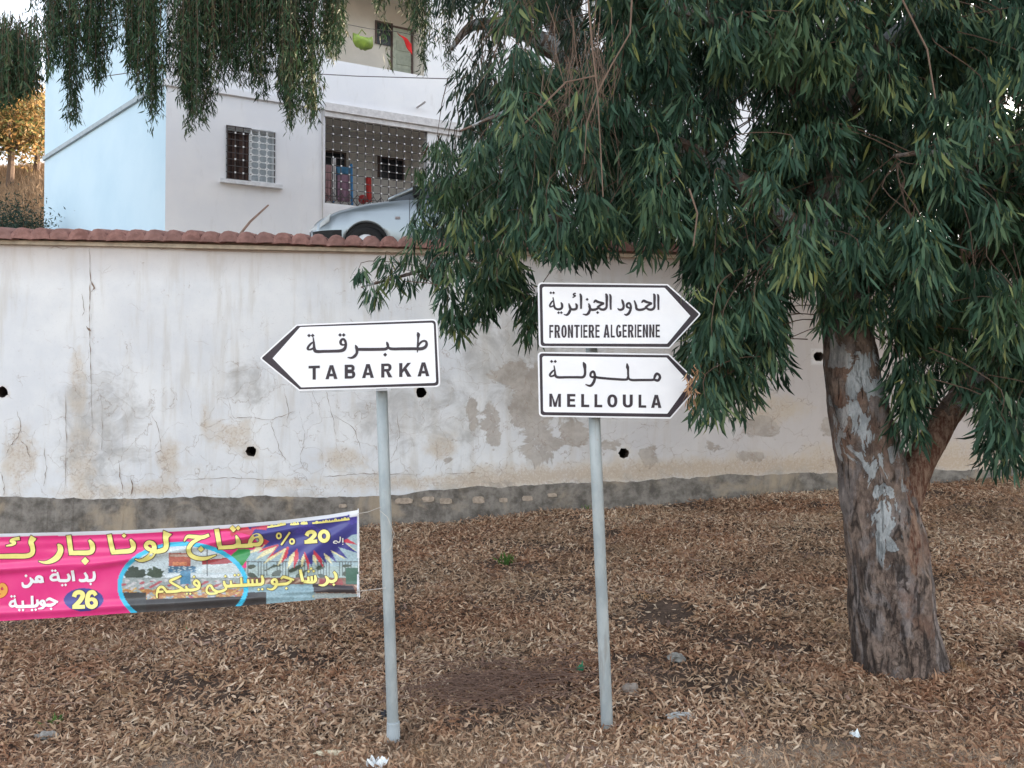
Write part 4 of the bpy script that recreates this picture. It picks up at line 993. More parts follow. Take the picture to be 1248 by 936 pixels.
def sign_two():
    Y0 = 4.30; root = empty('direction_sign', P(740, 875, Y0), 'steel post with two stacked white arrow signs reading FRONTIERE ALGERIENNE and MELLOULA', 'road sign', 'bilingual direction signs')
    foot = P(739.5, 873, Y0); top = P(724, 500, Y0 + .045); top2 = foot + (top - foot) * 1.40
    pole(root, foot, top2, .0318)
    outer = [(655.6, 344.2), (813.8, 346.2), (854.5, 382.8), (816, 424.6), (657.2, 423.4)]; rad = [5, 0, 3, 0, 5]
    inner = [(660.8, 349.6), (810.0, 350.8), (841.2, 385), (813.0, 419), (662.2, 418.6)]; irad = [3, 1, 0, 1, 3]
    k = Ink(655, 340, 6.24, 4.2)
    k.stroke([(912, 118, 6), (918, 135, 14), (918, 190, 12), (919, 234, 9)])
    k.stroke([(882, 114, 6), (889, 130, 17), (889, 180, 14), (888, 215, 14), (872, 232, 15), (846, 232, 14), (826, 222, 12), (800, 232, 15), (770, 235, 15), (752, 225, 15), (748, 200, 14), (736, 165, 7)])
    k.stroke([(792, 180, 6), (806, 166, 15), (830, 176, 15), (866, 186, 11), (846, 197, 13), (820, 216, 13)])
    k.stroke([(700, 222, 9), (680, 212, 13), (680, 192, 13), (696, 184, 13), (708, 200, 12), (708, 228, 14), (696, 258, 16), (676, 274, 12), (660, 268, 3)])
    k.stroke([(640, 158, 5), (648, 176, 15), (655, 205, 14), (648, 228, 15), (625, 235, 13), (610, 225, 4)])
    k.stroke([(548, 118, 6), (555, 135, 14), (555, 190, 12), (557, 232, 9)])
    k.stroke([(518, 114, 6), (526, 130, 17), (526, 180, 14), (524, 215, 14), (508, 232, 15), (484, 232, 14), (466, 222, 12), (440, 232, 15), (412, 234, 15), (398, 222, 15), (396, 205, 13), (388, 188, 5)])
    k.stroke([(428, 180, 6), (440, 166, 15), (462, 176, 15), (502, 186, 11), (480, 198, 13), (456, 216, 13)])
    k.dot(457, 256, 10); k.stroke([(392, 205, 12), (399, 228, 14), (390, 256, 16), (372, 272, 12), (346, 268, 3)]); k.dot(377, 156, 10)
    k.stroke([(322, 114, 6), (330, 132, 15), (331, 180, 13), (331, 226, 10)])
    k.stroke([(289, 188, 5), (297, 200, 14), (297, 222, 14), (280, 232, 14), (256, 230, 14), (246, 216, 14), (238, 188, 5)])
    k.stroke([(242, 200, 10), (250, 226, 14), (240, 256, 16), (222, 274, 12), (202, 270, 3)])
    k.stroke([(290, 110, 5), (278, 112, 8), (274, 122, 8), (288, 128, 7), (268, 142, 6)])
    k.stroke([(178, 180, 5), (186, 194, 14), (186, 218, 14), (170, 230, 14), (146, 229, 13), (130, 216, 12), (124, 180, 8), (118, 142, 4)])
    k.stroke([(122, 164, 6), (108, 176, 9), (94, 200, 10), (98, 212, 8), (118, 206, 8), (126, 200, 7)])
    for q in ((101, 106), (122, 106)): k.dot(*q, 9)
    for q in ((160, 257), (181, 257)): k.dot(*q, 9.5)
    L = Ink(655, 340, 6.24)
    def cells(txt, x0, x1):
        w_ = [GW[c] for c in txt]; gap = .17; tot = sum(w_) + gap * (len(txt) - 1); s_ = (x1 - x0) / tot; out = []; x = x0
        for q in w_: out.append((x, x + q * s_)); x += (q + gap) * s_
        return out
    latin(L, 'FRONTIERE', cells('FRONTIERE', 90, 472), 350, 448, -.003, 90, .155, .145)
    latin(L, 'ALGERIENNE', cells('ALGERIENNE', 502, 930), 348, 446, -.003, 502, .155, .145)
    s, nn = sign_panel(root, Y0 - .047, .05, outer, rad, inner, irad, [(k, 'arabic_lettering'), (L, 'letter')], 'upper right pointing panel reading FRONTIERE ALGERIENNE')
    outer = [(655.6, 428.8), (815.3, 431.2), (853.7, 468.5), (817.4, 510.2), (657.2, 507.6)]
    inner = [(660.8, 434), (812.3, 435.8), (840.4, 466.5), (813.2, 504.2), (662, 502.2)]
    k = Ink(655, 425, 6.24, 4.5)
    k.stroke([(885, 232, 8), (893, 208, 16), (906, 190, 15), (925, 200, 14), (930, 222, 16), (914, 242, 16), (888, 236, 14), (860, 238, 14), (780, 238, 14), (720, 238, 14), (695, 228, 12), (689, 200, 12), (688, 160, 13), (684, 138, 20), (680, 114, 5)])
    k.stroke([(689, 200, 9), (684, 226, 13), (664, 235, 14), (560, 229, 14), (500, 224, 14), (455, 219, 14), (436, 214, 14), (415, 216, 12), (402, 204, 13), (408, 182, 14), (424, 174, 14), (434, 192, 14), (436, 222, 15), (426, 256, 17), (402, 282, 15), (366, 272, 3)])
    k.stroke([(348, 104, 5), (357, 124, 22), (361, 160, 15), (360, 195, 15), (345, 216, 15), (300, 217, 14), (220, 217, 14), (155, 217, 15), (136, 202, 14), (132, 170, 9), (126, 130, 4)])
    k.stroke([(130, 160, 6), (114, 172, 10), (95, 196, 12), (100, 210, 9), (124, 204, 10), (134, 196, 8)])
    for q in ((107, 97), (135, 97)): k.dot(*q, 10.5)
    L = Ink(655, 425, 6.24); latin(L, 'MELLOULA', [(90, 178), (225, 288), (332, 393), (433, 492), (530, 607), (648, 724), (768, 826), (863, 942)], 342, 441, .011, 90, .235, .19)
    s, nn = sign_panel(root, Y0 - .047, .05, outer, rad, inner, irad, [(k, 'arabic_lettering'), (L, 'letter')], 'lower right pointing panel reading MELLOULA')
    for ys in ((352, 416), (438, 500)):
        b = B()
        for y in ys: b.tube([s(665, y, -.034), s(808, y + 1, -.034)], .008, 4)
        b.build('back_rail', M_ALU, root)
        for y in ys:
            b = B(); c = foot.lerp(top, (873 - y) / (873 - 500)); b.tube([c - Vector((0, 0, .012)), c + Vector((0, 0, .012))], .038, 16); b.build('clamp', M_ALU, root)
sign_two()

# ================================================================== BANNER
def build_banner():
    topf = lambda x: np.interp(x, [-330, 0, 80, 160, 230, 295, 350, 400, 437], [655, 650.5, 648.5, 646, 642.5, 638.5, 633.5, 627.5, 621.5])
    botf = lambda x: np.interp(x, [-330, 0, 80, 150, 230, 295, 370, 437], [770, 757, 752.5, 747.5, 743, 738.5, 732, 727])
    def g(x, y, x0, y0, x1, y1, w_):
        L = math.hypot(x1 - x0, y1 - y0); t = ((x - x0) * (x1 - x0) + (y - y0) * (y1 - y0)) / L / L; d = ((x - x0) * (y1 - y0) - (y - y0) * (x1 - x0)) / L
        return np.exp(-(d / w_) ** 2) * np.clip(1.1 - np.abs(t - .5) * 1.6, 0, 1)
    def depth(x, y):
        s = (y - topf(x)) / (botf(x) - topf(x))
        Y = 4.25 + (437 - x) * .0012
        Y = Y + .020 * np.sin(s * 3.1) - .034 * g(x, y, 437, 628, 90, 694, 5) + .018 * g(x, y, 437, 634, 180, 706, 6) - .016 * g(x, y, 437, 628, 300, 735, 6) + .02 * g(x, y, 437, 640, 360, 728, 6)
        Y = Y - .030 * g(x, y, 140, 684, -160, 706, 5) + .014 * g(x, y, 300, 664, 20, 668, 5) - .02 * np.exp(-((s - .91) / .05) ** 2) + .012 * np.exp(-((s - .08) / .05) ** 2)
        Y = Y - .014 * g(x, y, 437, 722, 330, 700, 4) + .012 * g(x, y, 437, 722, 300, 727, 3) + .004 * np.sin(x * .05 + y * .11)
        return Y
    def surf(px, py, off=0.):
        Y = float(depth(px, py)) - off; p = P(px, py, Y); return p
    nu, nv = 640, 150; xs = np.linspace(-300, 437, nu); ss = np.linspace(0, 1, nv)
    X = np.repeat(xs[:, None], nv, 1); SS = np.repeat(ss[None], nu, 0); Y = topf(X) + SS * (botf(X) - topf(X)); D = depth(X, Y)
    vx = (X - CX) / F; vv = (CY - Y) / F; ry = cp - vv * sp_; rz = sp_ + vv * cp; k = D / ry
    V = np.stack([vx * k, D, CAMZ + rz * k], -1).reshape(-1, 3)
    # ---- printed design, flat print colours
    C = np.zeros((nu, nv, 3)); C[:] = (.78, .012, .20)
    rs = np.random.default_rng(5)
    def paint(m, col): C[m] = col
    def ell(cx, cy, rx, ry_): return ((X - cx) / rx) ** 2 + ((Y - cy) / ry_) ** 2
    def inpoly(pts):
        m = np.zeros(X.shape, bool); n_ = len(pts); j = n_ - 1
        for i in range(n_):
            xi, yi = pts[i]; xj, yj = pts[j]
            c_ = ((yi > Y) != (yj > Y)) & (X < (xj - xi) * (Y - yi) / ((yj - yi) or 1e-9) + xi); m ^= c_; j = i
        return m
    z7 = lambda pts: [(280 + a / 5.85, 610 + b / 5.85) for a, b in pts]; z6 = lambda pts: [(130 + a / 5.847, 610 + b / 5.847) for a, b in pts]
    vn = lambda f, s: np.sin(X * f + s + 2 * np.sin(Y * f * .9 + s)) * np.sin(Y * f * 1.3 + s * 2 + np.sin(X * f * .7))
    # fairground photograph on the right
    right = inpoly([(298, 640), (345, 700), (300, 760), (440, 760), (440, 600), (300, 600)]) | (X > 330) | ((X > 286) & (Y > 692)) | ((X > 300) & (Y > 670))
    paint(right, (.36, .45, .43)); paint(right & (Y < 690), (.33, .44, .47))
    paint(right & (Y > 684) & (Y < 702) & (np.sin(X * 1.9) > .78), (.09, .11, .11)); paint(right & (Y > 684) & (Y < 685.2), (.10, .12, .12))
    paint(right & (vn(.22, 1.) > .35) & (Y > 688) & (Y < 708), (.05, .07, .05))
    paint(right & (Y > 704), (.22, .10, .07)); paint(right & (Y > 706) & (vn(.3, 4.) > .25), (.50, .34, .24))
    paint(right & (Y > 712) & (X < 385), (.22, .34, .38)); paint(right & (Y > 722 - (X - 300) * .03) & (X < 325), (.02, .015, .015))
    paint(inpoly(z7([(590, 590), (880, 610), (900, 660), (600, 655)])), (.03, .02, .025)); paint(inpoly(z7([(640, 560), (800, 560), (810, 600), (640, 605)])), (.30, .04, .04))
    paint(inpoly(z7([(590, 675), (680, 668), (680, 688), (590, 692)])), (.60, .48, .16)); paint((X > 422) & (Y > 692) & (Y < 712), (.02, .10, .06))
    paint(inpoly(z7([(600, 655), (905, 665), (905, 690), (600, 700)])) & (Y > 723), (.30, .34, .33))
    # purple-navy starburst
    ctr = np.array((375., 655.)); tips = z7([(170, 400), (215, 400), (300, 410), (352, 455), (470, 470), (590, 470), (665, 480), (752, 442), (835, 412), (897, 372), (912, 320)]); val = z7([(205, 345), (260, 330), (330, 345), (400, 365), (540, 360), (610, 355), (650, 345), (718, 330), (772, 300), (820, 285)])
    burst = [(298, 640), (285, 655)]
    for i, t_ in enumerate(tips):
        burst.append(t_)
        if i < len(val): burst.append(val[i])
    burst += [(440, 660), (440, 600), (298, 600)]
    bc = (372., 640.)
    def spikes(tl, hw, col, frac=.35):
        for tx, ty in tl:
            dx, dy = tx - bc[0], ty - bc[1]; l = math.hypot(dx, dy); bx_, by_ = bc[0] + dx * frac, bc[1] + dy * frac
            paint(inpoly([(bx_ - dy / l * hw, by_ + dx / l * hw), (tx, ty), (bx_ + dy / l * hw, by_ - dx / l * hw)]) & (X < 436), col)
    spikes([(300, 676), (310, 683), (321, 688), (338, 690), (350, 694), (368, 692), (386, 690), (405, 688), (421, 682), (434, 671)], 8.5, (.74, .66, .36))
    spikes([(305, 668), (314, 674), (326, 681), (342, 687), (358, 693), (376, 694), (394, 692), (436, 664)], 8, (.58, .03, .06))
    spikes([(318, 669), (332, 676), (380, 692), (398, 687), (411, 686), (424, 681), (436, 674), (349, 682), (365, 686)], 9, (.028, .025, .22))
    burst = [(298, 640), (306, 655)] + [(372 + 62 * math.cos(R(180 - q * 12)), 641 + 27 * math.sin(R(180 - q * 12)) ) for q in range(2, 14)] + [(440, 650), (440, 600), (298, 600)]
    paint(inpoly(burst), (.028, .025, .22)); paint(inpoly(burst) & (Y < 650) & (vn(.06, 2.) > .2), (.05, .035, .30))
    paint(inpoly(z7([(0, 400), (60, 345), (140, 345), (150, 380), (90, 470), (20, 420)])), (.01, .27, .05))
    paint(inpoly([(262, 640), (300, 636), (306, 650), (312, 655), (290, 648), (282, 655), (280, 647), (268, 647)]), (.55, .02, .05))
    for a in ((305, 648), (322, 643), (300, 660), (318, 664)): paint(inpoly([(a[0] - 18, a[1] + 1), (a[0] + 6, a[1] - 4), (a[0] + 2, a[1] + 3)]), (.55, .03, .08))
    # round photograph with cyan ring
    e_ = ell(223, 714, 80, 54)
    paint(e_ < 1, (.02, .48, .72)); e2 = ell(223, 714, 74.5, 48.5); inn = e2 < 1
    paint(inn, (.62, .68, .70)); paint(inn & (Y > 676) & (Y < 700), (.52, .60, .62))
    tree = inn & (Y > 688) & (Y < 708) & (((X - 163) / 14) ** 2 + ((Y - 700) / 9) ** 2 < 1 + .5 * vn(.5, 3.)); paint(tree, (.03, .05, .035))
    paint(inn & (((X - 190) / 10) ** 2 + ((Y - 699) / 8) ** 2 < 1 + .5 * vn(.5, 1.)), (.05, .08, .05))
    paint(inn & (Y > 704), (.30, .34, .33)); paint(inn & (Y > 706) & (vn(.4, 7.) > .3), (.52, .50, .50)); paint(inn & (Y > 708) & (vn(.33, 2.) > .5), (.40, .08, .10))
    paint(inn & (Y > 718) & (vn(.25, 5.) > -.2), (.42, .17, .05)); paint(inn & (Y > 716) & (vn(.5, 9.) > .5), (.55, .35, .10)); paint(inn & (Y > 729 - (X - 223) * .03), (.025, .02, .02)); paint(inn & (X < 178) & (Y > 722), (.03, .03, .03))
    paint(inn & (np.abs(X - 219) < 13) & (np.abs(Y - 682) < 8), (.45, .12, .08)); paint(inn & (np.abs(X - 219) < 12) & (np.abs(Y - 677) < 1.5), (.55, .40, .33)); paint(inn & (np.abs(X - 219) < 9) & (np.abs(Y - 687) < 2), (.66, .25, .12))
    paint(inn & (np.abs(X - 222) < 17) & (np.abs(Y - 694) < 4) & (vn(.9, 2.) > -.4), (.06, .16, .26)); paint(inn & (np.abs(X - 226) < 6) & (np.abs(Y - 704) < 8), (.06, .22, .36))
    paint(inn & (np.abs(Y - (684 - (X - 270) * .12)) < 3.6) & (X > 246), (.32, .025, .03)); paint(inn & (np.abs(Y - 693) < 5) & (X > 246), (.55, .60, .60)); paint(inn & (np.abs(X - 252) < .6) & (Y < 702), (.05, .06, .06))
    fine = 1 + .35 * vn(1.1, 3.) * vn(.37, 8.) + rs.normal(0, .10, X.shape); ph = (right | inn) & (np.abs(C - np.array((.028, .025, .22))).sum(-1) > .05); C[ph] *= np.clip(fine, .4, 1.7)[ph][:, None]
    # navy disc
    paint(ell(102, 731, 24, 14.2) < 1, (.03, .03, .26))
    # white hem
    hem = (Y - topf(X)) < 4.2; paint(hem, (.72, .74, .80)); paint((X > 434.8) & ~((Y > 680) & (Y < 700)), (.75, .76, .80)); paint((X > 425.5) & ((Y - topf(X)) < 7.5) & (X > 426), (.78, .79, .82))
    rt = empty('banner', P(437, 730, 4.25), 'pink and navy fairground banner with Arabic lettering tied to the left sign post', 'banner')
    n = N('banner_print'); col = n.attr('print', 'Color'); MB_ = n.fin(n.mix(.06, col, n.mix(n.noise(14, 4), (.3, .3, .3), (.9, .9, .9))), .26, .4)
    fast_mesh('vinyl_sheet', V, [grid_faces(nu, nv)], MB_, {'print': C.reshape(-1, 3)}, rt, smooth=True)
    My = simple('print_yellow', (.86, .76, .24), .4, .4, var=.06); Mw = simple('print_white', (.85, .84, .84), .4, .4, var=.04); Mo = simple('print_outline', (.06, .015, .03), .4, .4); Mor = simple('print_orange', (.80, .36, .06), .4, .4)
    def two(draw, name, mat, ox, oy, sc, ol, fat=3.5):
        if ol:
            k_ = Ink(ox, oy, sc, ol + fat); draw(k_); k_.build(name + '_outline', Mo, surf, rt, .0022, 6e-5)['kind'] = 'stuff'
        fat_ = fat; k_ = Ink(ox, oy, sc, fat_); draw(k_); k_.build(name, mat, surf, rt, .0052, 8e-5)['kind'] = 'stuff'
    def main5(k):
        k.stroke([(-60, 372, 24), (0, 370, 26), (90, 368, 28), (180, 366, 28), (214, 345, 28), (214, 305, 28), (205, 275, 32), (222, 243, 40)])
        k.stroke([(128, 250, 20), (85, 258, 16), (72, 270, 14), (100, 278, 14), (80, 292, 14), (42, 300, 5)])
        k.stroke([(382, 290, 8), (396, 305, 30), (400, 335, 34), (378, 375, 36), (335, 402, 26), (295, 410, 14), (258, 402, 3)])
        k.stroke([(454, 232, 28), (462, 290, 28), (470, 345, 28)], True); k.stroke([(458, 346, 26), (520, 346, 26), (590, 344, 28), (612, 325, 28), (608, 290, 30), (590, 262, 12)])
        k.dot(563, 400, 25)
        k.stroke([(722, 226, 26), (735, 290, 28), (748, 342, 28)], True); k.stroke([(738, 342, 26), (800, 338, 26), (862, 332, 28), (882, 312, 28), (878, 285, 30), (862, 258, 10)]); k.dot(820, 232, 14)
        k.stroke([(1022, 330, 18), (985, 322, 22), (964, 300, 24), (982, 278, 24), (1012, 286, 26), (1020, 318, 30), (1000, 362, 36), (958, 390, 24), (925, 398, 14), (895, 388, 3)])
        k.stroke([(1108, 212, 58), (1096, 245, 34), (1100, 290, 30), (1090, 322, 30), (1050, 336, 26), (1015, 338, 18)])
    two(main5, 'headline_lettering', My, 0, 610, 5.426, 9)
    def main6(k):
        k.stroke([(552, 290, 5), (575, 258, 20), (620, 258, 24), (680, 262, 24), (728, 246, 18)]); k.stroke([(668, 268, 18), (612, 300, 24), (584, 345, 28), (600, 390, 28), (650, 412, 26), (710, 412, 20), (780, 388, 3)]); k.dot(672, 346, 21)
        k.stroke([(783, 204, 30), (795, 270, 30), (806, 336, 30)], True); k.stroke([(796, 336, 24), (860, 333, 24), (915, 327, 26), (936, 306, 26), (934, 280, 26), (922, 250, 8)]); k.dot(903, 206, 19)
        k.stroke([(930, 325, 22), (990, 322, 24), (1040, 320, 24)])
    two(main6, 'headline_lettering', My, 130, 610, 5.847, 9)
    def main7(k):
        k.stroke([(30, 325, 24), (90, 324, 24), (135, 320, 24), (150, 285, 26), (175, 255, 28), (208, 252, 28), (226, 284, 26), (206, 312, 26), (160, 314, 20)]); k.stroke([(52, 270, 10), (64, 290, 24), (66, 316, 24)]); k.dot(20, 198, 20); k.dot(60, 196, 16)
        # 2 0 %
        k.stroke([(548, 250, 26), (560, 230, 24), (590, 224, 24), (606, 244, 26), (580, 274, 22), (548, 294, 20)]); k.stroke([(535, 296, 22), (575, 294, 22), (622, 290, 22)], True)
        k.ring(672, 254, 30, 34, 24); k.stroke([(368, 316, 10), (428, 228, 10)], True); k.ring(350, 252, 15, 18, 9); k.ring(444, 292, 15, 17, 9)
    two(main7, 'headline_lettering', My, 280, 610, 5.85, 8)
    def small7(k):
        k.stroke([(806, 268, 9), (806, 300, 9)], True); k.dot(806, 312, 5); k.stroke([(788, 258, 8), (786, 290, 9), (772, 298, 9), (760, 288, 8), (744, 292, 9), (742, 302, 8), (764, 306, 6)])
        k.stroke([(786, 294, 6), (778, 302, 6)])
    two(small7, 'small_lettering', Mw, 280, 610, 5.85, 3, 0)
    def sub7(k):
        w_ = 19
        k.stroke([(742, 508, 12), (756, 530, w_), (756, 562, w_), (730, 578, w_), (705, 572, w_)]); k.dot(742, 600, 9)
        k.stroke([(682, 540, 8), (698, 560, w_), (694, 586, w_), (668, 604, 14), (636, 602, 4)])
        k.stroke([(608, 534, 12), (612, 566, w_), (596, 580, w_), (560, 580, w_), (528, 578, w_)]); k.stroke([(584, 540, 14), (586, 576, 14)]); k.stroke([(560, 544, 14), (562, 576, 14)])
        for q in ((562, 505), (598, 503), (580, 486)): k.dot(*q, 9)
        k.stroke([(503, 494, 16), (512, 540, 18), (522, 578, 18)])
        k.stroke([(366, 560, 8), (382, 545, 16), (412, 552, 16), (458, 566, 10)]); k.stroke([(440, 570, 14), (410, 592, 18), (370, 596, 17), (336, 600, 15)]); k.dot(404, 626, 9)
        k.stroke([(338, 600, 12), (308, 592, 16), (302, 574, 16), (322, 562, 16), (336, 580, 17), (328, 612, 18), (300, 634, 12), (266, 628, 4)])
        k.stroke([(228, 536, 12), (236, 566, w_), (228, 594, w_), (180, 600, w_), (120, 602, w_), (40, 606, w_), (0, 608, w_)])
        for x in (196, 164, 134, 84): k.stroke([(x - 3, 562 - (12 if x == 84 else 0), 12), (x, 600, 14)])
        for q in ((206, 634), (232, 632), (62, 530), (36, 532)): k.dot(*q, 8.5)
    two(sub7, 'slogan_lettering', My, 280, 610, 5.85, 6)
    def sub6(k):
        w_ = 18
        k.stroke([(1000, 604, w_), (950, 606, w_), (900, 608, w_), (862, 610, w_), (842, 600, w_), (836, 574, 12)]); k.stroke([(884, 572, 12), (888, 604, 14)])
        k.stroke([(838, 600, 12), (850, 630, 16), (800, 650, 16), (762, 636, 16), (742, 606, 14), (722, 612, 14), (712, 644, 14), (734, 664, 14), (790, 660, 12)])
        k.dot(846, 540, 9)
        k.stroke([(662, 612, 12), (636, 604, 15), (622, 586, 15), (638, 570, 15), (658, 588, 16), (656, 622, 17), (620, 636, w_), (580, 636, w_), (564, 610, 12)]); k.dot(622, 544, 9); k.dot(572, 664, 8); k.dot(596, 664, 8)
        k.stroke([(530, 538, 8), (490, 556, 16), (452, 574, 15), (480, 596, 14), (516, 616, 15), (540, 636, 17), (480, 648, w_), (424, 650, w_)]); k.stroke([(580, 638, w_), (540, 640, w_)])
        k.stroke([(426, 650, 14), (402, 618, 16), (376, 620, 16), (362, 646, 15), (384, 650, 14), (404, 648, 12)]); k.stroke([(364, 640, 13), (356, 668, 12), (360, 694, 5)])
    two(sub6, 'slogan_lettering', My, 130, 610, 5.847, 6)
    def wh(k):
        w_ = 17
        k.stroke([(620, 470, 12), (624, 500, w_), (616, 524, w_), (584, 530, w_), (560, 518, 12)]); k.dot(600, 552, 8)
        k.stroke([(560, 478, 12), (574, 505, w_), (568, 526, w_), (536, 530, w_), (524, 522, 8)]); k.stroke([(478, 464, w_), (484, 500, w_), (488, 532, w_)])
        k.stroke([(448, 486, 12), (458, 508, w_), (448, 528, w_), (410, 530, w_), (390, 526, w_), (384, 500, 14), (380, 474, 8)]); k.stroke([(384, 490, 10), (352, 492, 15), (336, 510, 15), (348, 526, 14), (378, 524, 12)])
        for q in ((346, 464), (366, 464), (412, 560), (434, 558)): k.dot(*q, 8)
        k.stroke([(288, 532, w_), (262, 536, w_), (240, 520, w_), (254, 504, w_), (276, 512, w_), (276, 532, 14)]); k.stroke([(250, 536, w_), (222, 536, 15), (210, 520, 12)]); k.stroke([(200, 510, 8), (208, 538, w_), (186, 566, w_), (156, 566, w_), (148, 542, 8)]); k.dot(172, 498, 9)
        k.stroke([(306, 662, 8), (326, 650, 15), (352, 660, 15), (382, 672, 10)]); k.stroke([(368, 676, 12), (338, 692, w_), (304, 692, 15), (292, 700, 10)]); k.dot(338, 716, 8)
        k.stroke([(296, 692, 12), (272, 686, 14), (268, 672, 14), (284, 664, 14), (294, 680, 15), (284, 708, 14), (254, 716, 4)])
        k.stroke([(246, 656, 12), (248, 684, w_), (232, 698, w_), (180, 700, w_), (120, 702, w_), (104, 690, w_), (98, 650, 8)]); k.stroke([(212, 632, 14), (214, 696, 15)]); k.stroke([(150, 664, 12), (152, 698, 14)])
        k.stroke([(102, 662, 10), (76, 670, 14), (66, 688, 14), (80, 700, 13), (102, 694, 12)])
        for q in ((76, 634), (96, 634), (152, 724), (128, 724), (236, 722), (212, 724)): k.dot(*q, 8)
    two(wh, 'date_lettering', Mw, 0, 610, 5.426, 0)
    def num(k):
        k.stroke([(490, 636, 26), (500, 614, 26), (528, 606, 26), (548, 624, 28), (530, 662, 26), (494, 698, 24)]); k.stroke([(480, 704, 22), (516, 704, 22), (560, 702, 22)], True)
        k.stroke([(634, 626, 22), (616, 606, 24), (590, 614, 26), (578, 650, 27), (582, 690, 26), (608, 704, 24), (632, 688, 25), (628, 662, 24), (606, 652, 20), (584, 664, 14)])
    two(num, 'date_number', My, 0, 610, 5.426, 6)
    def org(k):
        k.stroke([(30, 600, 18), (2, 604, 24), (-8, 580, 24), (14, 558, 24), (34, 574, 26), (34, 604, 28), (10, 630, 24), (-30, 640, 8)])
    k_ = Ink(0, 610, 5.426, 10); org(k_); k_.build('date_lettering_outline', simple('print_red', (.6, .03, .04), .4), surf, rt, .0012, 6e-5); k_ = Ink(0, 610, 5.426); org(k_); k_.build('date_lettering', Mor, surf, rt, .0028)
    # clipped line of small words along the top edge
    def topl(k):
        w_ = 12
        for seg in (((855, 125), (588, 158)), ((555, 155), (505, 160)), ((495, 158), (430, 166)), ((400, 160), (268, 186))):
            (x0, y0), (x1, y1) = seg; n_ = max(3, int((x0 - x1) / 22)); pts = []
            k.stroke([(x0, y0 + 8, w_), ((x0 + x1) / 2, (y0 + y1) / 2 + 8, w_), (x1, y1 + 4, w_)])
            for i in range(n_):
                t = (i + .5) / n_; x = x0 + (x1 - x0) * t; y = y0 + (y1 - y0) * t
                if i % 3 == 1: k.ring(x, y + 2, 8, 7, 9, 0, 360, 8)
                else: k.stroke([(x, y - 6 + (i % 2) * 4, 9), (x + 1, y + 6, 9)], True)
    two(topl, 'offer_lettering', My, 280, 610, 5.85, 0, 0)
    # cords to the post and the end batten
    b = B(); b.tube([surf(436.5, 620, -.004), surf(437.5, 660, -.004), surf(437, 700, -.004), surf(438, 728, -.004)], .0035, 5); b.build('hem_edge', Mw, rt)
    cord = simple('cord', (.55, .50, .45), .8)
    b = B(); pl = P(462, 619, 4.17); b.tube([surf(436, 626), pl.lerp(surf(436, 626), .5) - Vector((0, 0, .006)), P(464, 618, 4.13)], .0016, 5); b.build('cord', cord, rt)
    b = B(); b.tube([surf(434, 721), P(450, 719, 4.2), P(470, 716.5, 4.13)], .0018, 5); b.build('cord', cord, rt)
    b = B(); b.tube([P(462.5, 622, 4.135), P(472, 630, 4.13), P(480.5, 650, 4.14), P(476, 668, 4.13), P(466, 676, 4.14)], .0012, 4); b.build('cord', cord, rt)
    # far end of the banner, outside the picture, tied to a stake
    st = empty('wooden_stake', (P(-330, 700, 4.95).x, 4.95, -.1), 'rough wooden stake holding the far left end of the banner', 'stake')
    b = B(); x0 = st.location.x; b.tube([(x0, 4.95, -.3), (x0 + .02, 4.95, 1.3)], [.03, .026], 8); b.build('shaft', simple('stake_wood', (.28, .2, .14), .9), st)
    b = B(); b.tube([surf(-299, 660), (x0, 4.95, .98)], .003, 4); b.tube([surf(-299, 762), (x0, 4.95, .42)], .003, 4); b.build('cord', cord, rt)
build_banner()

